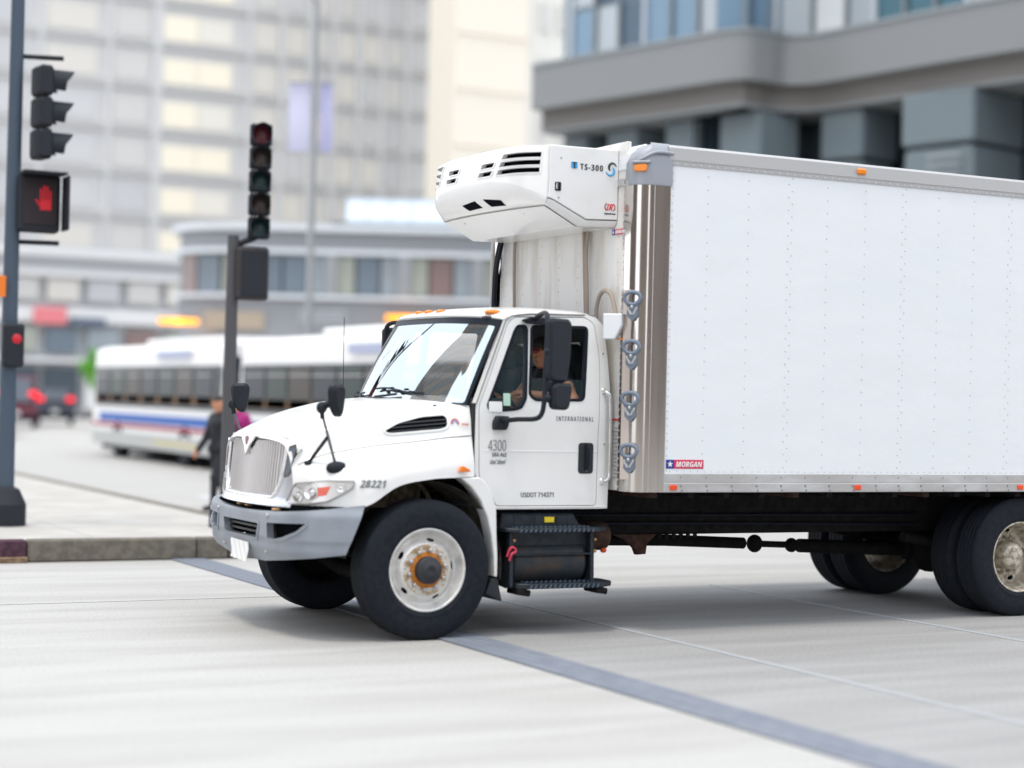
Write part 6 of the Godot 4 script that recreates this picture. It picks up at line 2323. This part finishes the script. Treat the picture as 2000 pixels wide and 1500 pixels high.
	dirty("tan_dirty", c.call(0.11, 0.09, 0.06), c.call(0.24, 0.20, 0.15), 0.9, 0.0, 0.02, Vector3.ONE, 30)
	mat("yellow", c.call(0.80, 0.62, 0.02), 0.5)
	mat("red_strap", c.call(0.55, 0.04, 0.08), 0.6)
	# polished steel with small dents and weathering
	var po := mat("polished", c.call(0.66, 0.63, 0.60), 0.16, 1.0)
	po.albedo_texture = noise(0.01, 5, c.call(0.88, 0.86, 0.84), c.call(1.0, 0.99, 0.98), 31, 512, 0.2, 0.6)
	po.uv1_triplanar = true
	po.uv1_scale = V(2.0, 0.12, 2.0)
	mat("polished_plate", c.call(0.62, 0.54, 0.49), 0.3, 0.9)
	mat("cast_grey", c.call(0.33, 0.35, 0.39), 0.5, 0.2)
	mat("handle_grey", c.call(0.17, 0.21, 0.27), 0.5, 0.1)
	mat("rail", c.call(0.48, 0.48, 0.48), 0.45, 0.35)
	dirty("rail_low", c.call(0.44, 0.43, 0.42), c.call(0.54, 0.54, 0.54), 0.5, 0.25, 0.01, V(0.3, 1, 0.3), 33)
	mat("rivet", c.call(0.60, 0.62, 0.65), 0.5)
	mat("rivet_dark", c.call(0.25, 0.25, 0.26), 0.5, 0.5)
	mat("conduit", c.call(0.36, 0.30, 0.25), 0.6)
	for e in [["interior", 0.035, 0.04, 0.045], ["dash", 0.045, 0.05, 0.055], ["seat", 0.008, 0.011, 0.018], ["headliner", 0.06, 0.065, 0.07]]:
		mat(e[0], c.call(e[1], e[2], e[3]), 0.8)
	var sg := mat("side_glass", c.call(0.10, 0.26, 0.30), 0.02)
	sg.transparency = BaseMaterial3D.TRANSPARENCY_ALPHA
	sg.albedo_color.a = 0.07
	# coated windshield: half mirror
	var ws := ORMMaterial3D.new()
	ws.resource_name = "windshield"
	var im := Image.create(4, 4, false, Image.FORMAT_RGB8)
	im.fill(Color(1.0, 0.015, 1.0))
	ws.orm_texture = ImageTexture.create_from_image(im)
	ws.albedo_color = Color(0.93, 0.98, 1.0, 0.55)
	ws.transparency = BaseMaterial3D.TRANSPARENCY_ALPHA
	mats["windshield"] = ws
	for e in [["letter_grey", 0.16, 0.17, 0.18], ["letter_black", 0.02, 0.02, 0.025], ["decal_red", 0.75, 0.12, 0.10], ["decal_blue", 0.30, 0.36, 0.62], ["logo_blue", 0.06, 0.36, 0.68], ["logo_red", 0.72, 0.02, 0.02], ["badge_blue", 0.015, 0.035, 0.26], ["badge_red", 0.62, 0.02, 0.08]]:
		mat(e[0], c.call(e[1], e[2], e[3]), 0.45)
	mat("letter_chrome", c.call(0.45, 0.45, 0.46), 0.25, 0.8)
	# ground: trowelled concrete with wear along the wheel tracks and a fine grain
	var grain := noise(0.035, 5, c.call(0.84, 0.83, 0.81), c.call(1, 1, 1), 42, 1024, 0.28, 0.55)
	var bumps := noise(0.25, 4, grey(0.2), grey(0.9), 43, 512)
	for e in [["concrete", 0.430, 0.425, 0.414], ["concrete_grey", 0.325, 0.325, 0.325]]:
		var co := dirty(e[0], c.call(e[1] * 0.90, e[2] * 0.895, e[3] * 0.885), c.call(e[1] * 1.04, e[2] * 1.04, e[3] * 1.04), 0.72, 0.0, 0.012, V(0.035, 0.3, 0.3), 41, true, 0.25, 0.75)
		co.detail_enabled = true
		co.detail_blend_mode = BaseMaterial3D.BLEND_MODE_MUL
		co.uv2_triplanar = true
		co.uv2_world_triplanar = true
		co.uv2_scale = V(0.9, 0.9, 0.9)
		co.detail_uv_layer = BaseMaterial3D.DETAIL_UV_2
		co.detail_albedo = grain
		co.heightmap_enabled = true
		co.heightmap_texture = bumps
		co.heightmap_scale = 0.12
	dirty("pavement", c.call(0.40, 0.385, 0.36), c.call(0.45, 0.435, 0.41), 0.85, 0.0, 0.012, Vector3.ONE * 0.2, 44, true)
	dirty("kerb", c.call(0.125, 0.112, 0.092), c.call(0.175, 0.160, 0.132), 0.9, 0.0, 0.02, Vector3.ONE * 0.7, 45, true)
	dirty("kerb_red", c.call(0.045, 0.018, 0.03), c.call(0.09, 0.035, 0.055), 0.8, 0.0, 0.02, Vector3.ONE * 0.8, 46, true)
	dirty("kerb_tan", c.call(0.16, 0.10, 0.06), c.call(0.28, 0.20, 0.12), 0.9, 0.0, 0.02, Vector3.ONE * 0.9, 47, true)
	mat("mortar", c.call(0.17, 0.185, 0.21), 0.9)
	for k in 3:
		mat("paver%d" % k, c.call(0.165 + k * 0.012, 0.185 + k * 0.012, 0.225 + k * 0.013), 0.8)
	mat("joint", c.call(0.38, 0.40, 0.42), 0.8)
	mat("joint_dark", c.call(0.31, 0.31, 0.31), 0.9)
	dirty("paint_line", c.call(0.50, 0.53, 0.58), c.call(0.60, 0.63, 0.67), 0.8, 0.0, 0.03, Vector3.ONE * 0.6, 48, true)
	# buildings
	for e in [["tower_panel", 0.565, 0.56, 0.555], ["tower_line", 0.38, 0.385, 0.39], ["tower_pale", 0.60, 0.60, 0.59], ["tower_pier", 0.555, 0.555, 0.555], ["brick_brown", 0.20, 0.14, 0.105], ["stone_tan", 0.34, 0.27, 0.22], ["stone_brown", 0.27, 0.215, 0.18], ["cream", 0.76, 0.70, 0.60], ["cream_line", 0.68, 0.62, 0.54], ["cream_pale", 0.68, 0.67, 0.62], ["block_grey", 0.30, 0.31, 0.33], ["block_dark", 0.13, 0.14, 0.16], ["block_white", 0.68, 0.72, 0.76], ["tan_panel", 0.42, 0.35, 0.27], ["shop_wall", 0.46, 0.47, 0.49], ["shop_white", 0.66, 0.66, 0.66], ["sign_pink", 0.70, 0.20, 0.22], ["sign_dark", 0.10, 0.13, 0.18], ["conc_grey", 0.235, 0.245, 0.25], ["conc_light", 0.28, 0.31, 0.33], ["conc_warm", 0.175, 0.165, 0.155], ["conc_blue", 0.22, 0.28, 0.32], ["conc_col", 0.16, 0.20, 0.22], ["pole_blue", 0.055, 0.08, 0.115], ["pole_grey", 0.075, 0.075, 0.082], ["pole_pale", 0.34, 0.35, 0.36], ["signal_black", 0.008, 0.011, 0.018], ["signal_face", 0.02, 0.012, 0.016], ["signal_box", 0.035, 0.03, 0.032], ["banner_lilac", 0.58, 0.58, 0.74], ["banner_violet", 0.44, 0.44, 0.66], ["bark", 0.08, 0.06, 0.045], ["bus_white", 0.80, 0.80, 0.79], ["bus_skirt", 0.46, 0.47, 0.46], ["bus_board", 0.42, 0.46, 0.62], ["bus_blue", 0.04, 0.13, 0.44], ["bus_red", 0.38, 0.05, 0.08], ["car_dark", 0.03, 0.035, 0.055], ["car_wine", 0.09, 0.012, 0.03], ["car_silver", 0.34, 0.37, 0.42], ["navy", 0.006, 0.008, 0.016], ["jeans", 0.03, 0.04, 0.07], ["black_cloth", 0.008, 0.010, 0.016], ["magenta", 0.34, 0.012, 0.16], ["hair", 0.02, 0.014, 0.01], ["glasses_red", 0.35, 0.03, 0.04]]:
		mat(e[0], c.call(e[1], e[2], e[3]), 0.7)
	mats.bus_white.roughness = 0.35
	for e in [["tower_glass0", 0.485, 0.49, 0.50], ["tower_glass1", 0.55, 0.54, 0.52], ["tower_glass2", 0.61, 0.585, 0.54], ["tower_glass3", 0.52, 0.52, 0.525], ["block_glass0", 0.16, 0.20, 0.24], ["block_glass1", 0.30, 0.34, 0.37], ["block_glass2", 0.24, 0.17, 0.16], ["block_glass3", 0.36, 0.38, 0.33], ["block_glass_dark", 0.07, 0.09, 0.11], ["dark_glass", 0.022, 0.035, 0.045], ["pane_blue", 0.20, 0.32, 0.44], ["pane_pale", 0.50, 0.55, 0.58], ["pane_dark", 0.07, 0.12, 0.18], ["pane_teal", 0.03, 0.14, 0.19], ["pane_white", 0.85, 0.88, 0.88], ["pane_cream", 0.52, 0.53, 0.47], ["rooflight", 0.62, 0.72, 0.82], ["bus_glass", 0.03, 0.04, 0.05], ["bus_pane0", 0.02, 0.028, 0.036], ["bus_pane1", 0.018, 0.036, 0.030], ["bus_pane2", 0.045, 0.036, 0.028], ["car_glass", 0.10, 0.12, 0.15], ["cream_window", 0.82, 0.76, 0.62], ["cream_window_dim", 0.70, 0.67, 0.60]]:
		mat(e[0], c.call(e[1], e[2], e[3]), 0.25)
	for k in ["bus_pane0", "bus_pane1", "bus_pane2", "bus_glass", "dark_glass"]:
		mats[k].metallic_specular = 0.25
	mat("bus_seats", c.call(0.20, 0.12, 0.07), 0.8)
	var am := mat("amber_lit", c.call(0.9, 0.4, 0.02), 0.4)
	am.emission_enabled = true
	am.emission = Color(1.0, 0.62, 0.05)
	am.emission_energy_multiplier = 1.4
	var rl := mat("signal_red_lit", c.call(0.30, 0.01, 0.02), 0.4)
	rl.emission_enabled = true
	rl.emission = Color(1.0, 0.08, 0.14)
	rl.emission_energy_multiplier = 0.2
	var tl := mat("tail_lit", c.call(0.7, 0.02, 0.04), 0.4)
	tl.emission_enabled = true
	tl.emission = Color(1.0, 0.05, 0.10)
	tl.emission_energy_multiplier = 1.3
	mat("tail_red", c.call(0.4, 0.015, 0.02), 0.3)
	mat("clear_lamp", c.call(0.75, 0.75, 0.75), 0.2)
	mat("lens_red", c.call(0.10, 0.015, 0.025), 0.3)
	mat("lens_amber", c.call(0.05, 0.035, 0.03), 0.3)
	mat("lens_green", c.call(0.015, 0.04, 0.04), 0.3)
	var lf := mat("leaf", c.call(0.09, 0.30, 0.02), 0.6)
	lf.backlight_enabled = true
	lf.backlight = Color(0.35, 0.6, 0.1)
	var sk := mat("skin", c.call(0.56, 0.26, 0.15), 0.5)
	sk.subsurf_scatter_enabled = true
	sk.subsurf_scatter_strength = 0.15

func _ready() -> void:
	rng.seed = 7
	# camera: a little above head height, long lens, focused on the cab
	var cam := Camera3D.new()
	cam.name = "camera"
	cam.far = 900.0
	cam.near = 0.1
	cam.fov = 23.54
	cam.transform = Transform3D(Basis(V(0.886492837, 0.024413207, 0.462097874), V(-0.025310048, 0.999670578, -0.004258813), V(-0.46204962, -0.007920313, 0.886818706)), V(-5.76373, 1.80005, 13.47989))
	var at := CameraAttributesPhysical.new()
	at.frustum_focal_length = 57.6
	at.frustum_focus_distance = 15.6
	at.exposure_aperture = 0.5
	at.frustum_far = 900.0
	at.frustum_near = 0.1
	cam.attributes = at
	add_child(cam)
	cam.current = true
	# bright overcast sky
	var we := WorldEnvironment.new()
	we.name = "environment"
	var env := Environment.new()
	env.background_mode = Environment.BG_SKY
	var sm := ProceduralSkyMaterial.new()
	sm.sky_top_color = Color(0.935, 0.96, 1.0)
	sm.sky_horizon_color = Color(0.98, 0.985, 1.0)
	sm.ground_horizon_color = Color(0.62, 0.62, 0.62)
	sm.ground_bottom_color = Color(0.55, 0.55, 0.55)
	sm.sky_energy_multiplier = 1.25
	sm.sun_angle_max = 50.0
	sm.sun_curve = 0.12
	var sky := Sky.new()
	sky.sky_material = sm
	env.sky = sky
	env.tonemap_mode = Environment.TONE_MAPPER_LINEAR
	env.tonemap_exposure = 1.27
	env.sdfgi_enabled = true
	env.ssao_enabled = true
	env.ssil_enabled = true
	we.environment = env
	add_child(we)
	# the veiled sun, behind the truck and high
	var sun := DirectionalLight3D.new()
	sun.name = "sun"
	sun.light_energy = 0.5
	sun.light_angular_distance = 12.0
	sun.light_color = Color(1.0, 0.97, 0.92)
	sun.shadow_enabled = true
	add_child(sun)
	sun.look_at_from_position(V(-10, 40, 5), Vector3.ZERO)
	make_materials()
	build_ground()
	build_tower()
	build_low_block()
	build_left_block()
	build_corner_building()
	build_opposite()
	build_truck()
	build_driver()
	build_bus("city_bus", "white city bus with blue and red stripes, rear one of the queue at left", -37.0, -25.7, 7.5, 2.95)
	build_bus("city_bus", "white city bus directly behind the truck's hood and windshield", -24.9, -13.2, 7.5, 2.98)
	car("parked_car", "dark wine-red van with lit tail lights, at the far left beyond the pavement", V(12.3, 0.0, -68.0), -0.23, mats.car_wine, 2.25, true, 1.5)
	car("parked_car", "dark blue estate car to the right of the wine-red van, at far left", V(15.9, 0.0, -76.0), -0.23, mats.car_dark, 1.75, true, 1.25)
	car("parked_car", "pale silver car in front of the dark van at the left edge", V(8.2, 0.0, -54.0), -0.23, mats.car_silver, 1.5, false)
	build_signals()
	build_banner_pole()
	build_tree()
	build_pedestrian("person in dark navy clothes crossing, just left of the truck's grille", V(3.26, 0.0, -13.40), 0.4, "black_cloth", "black_cloth", 0.8)
	build_pedestrian("person in a magenta jacket half hidden by the truck's grille", V(3.85, 0.0, -14.3), 0.5, "magenta", "black_cloth", 0.5)
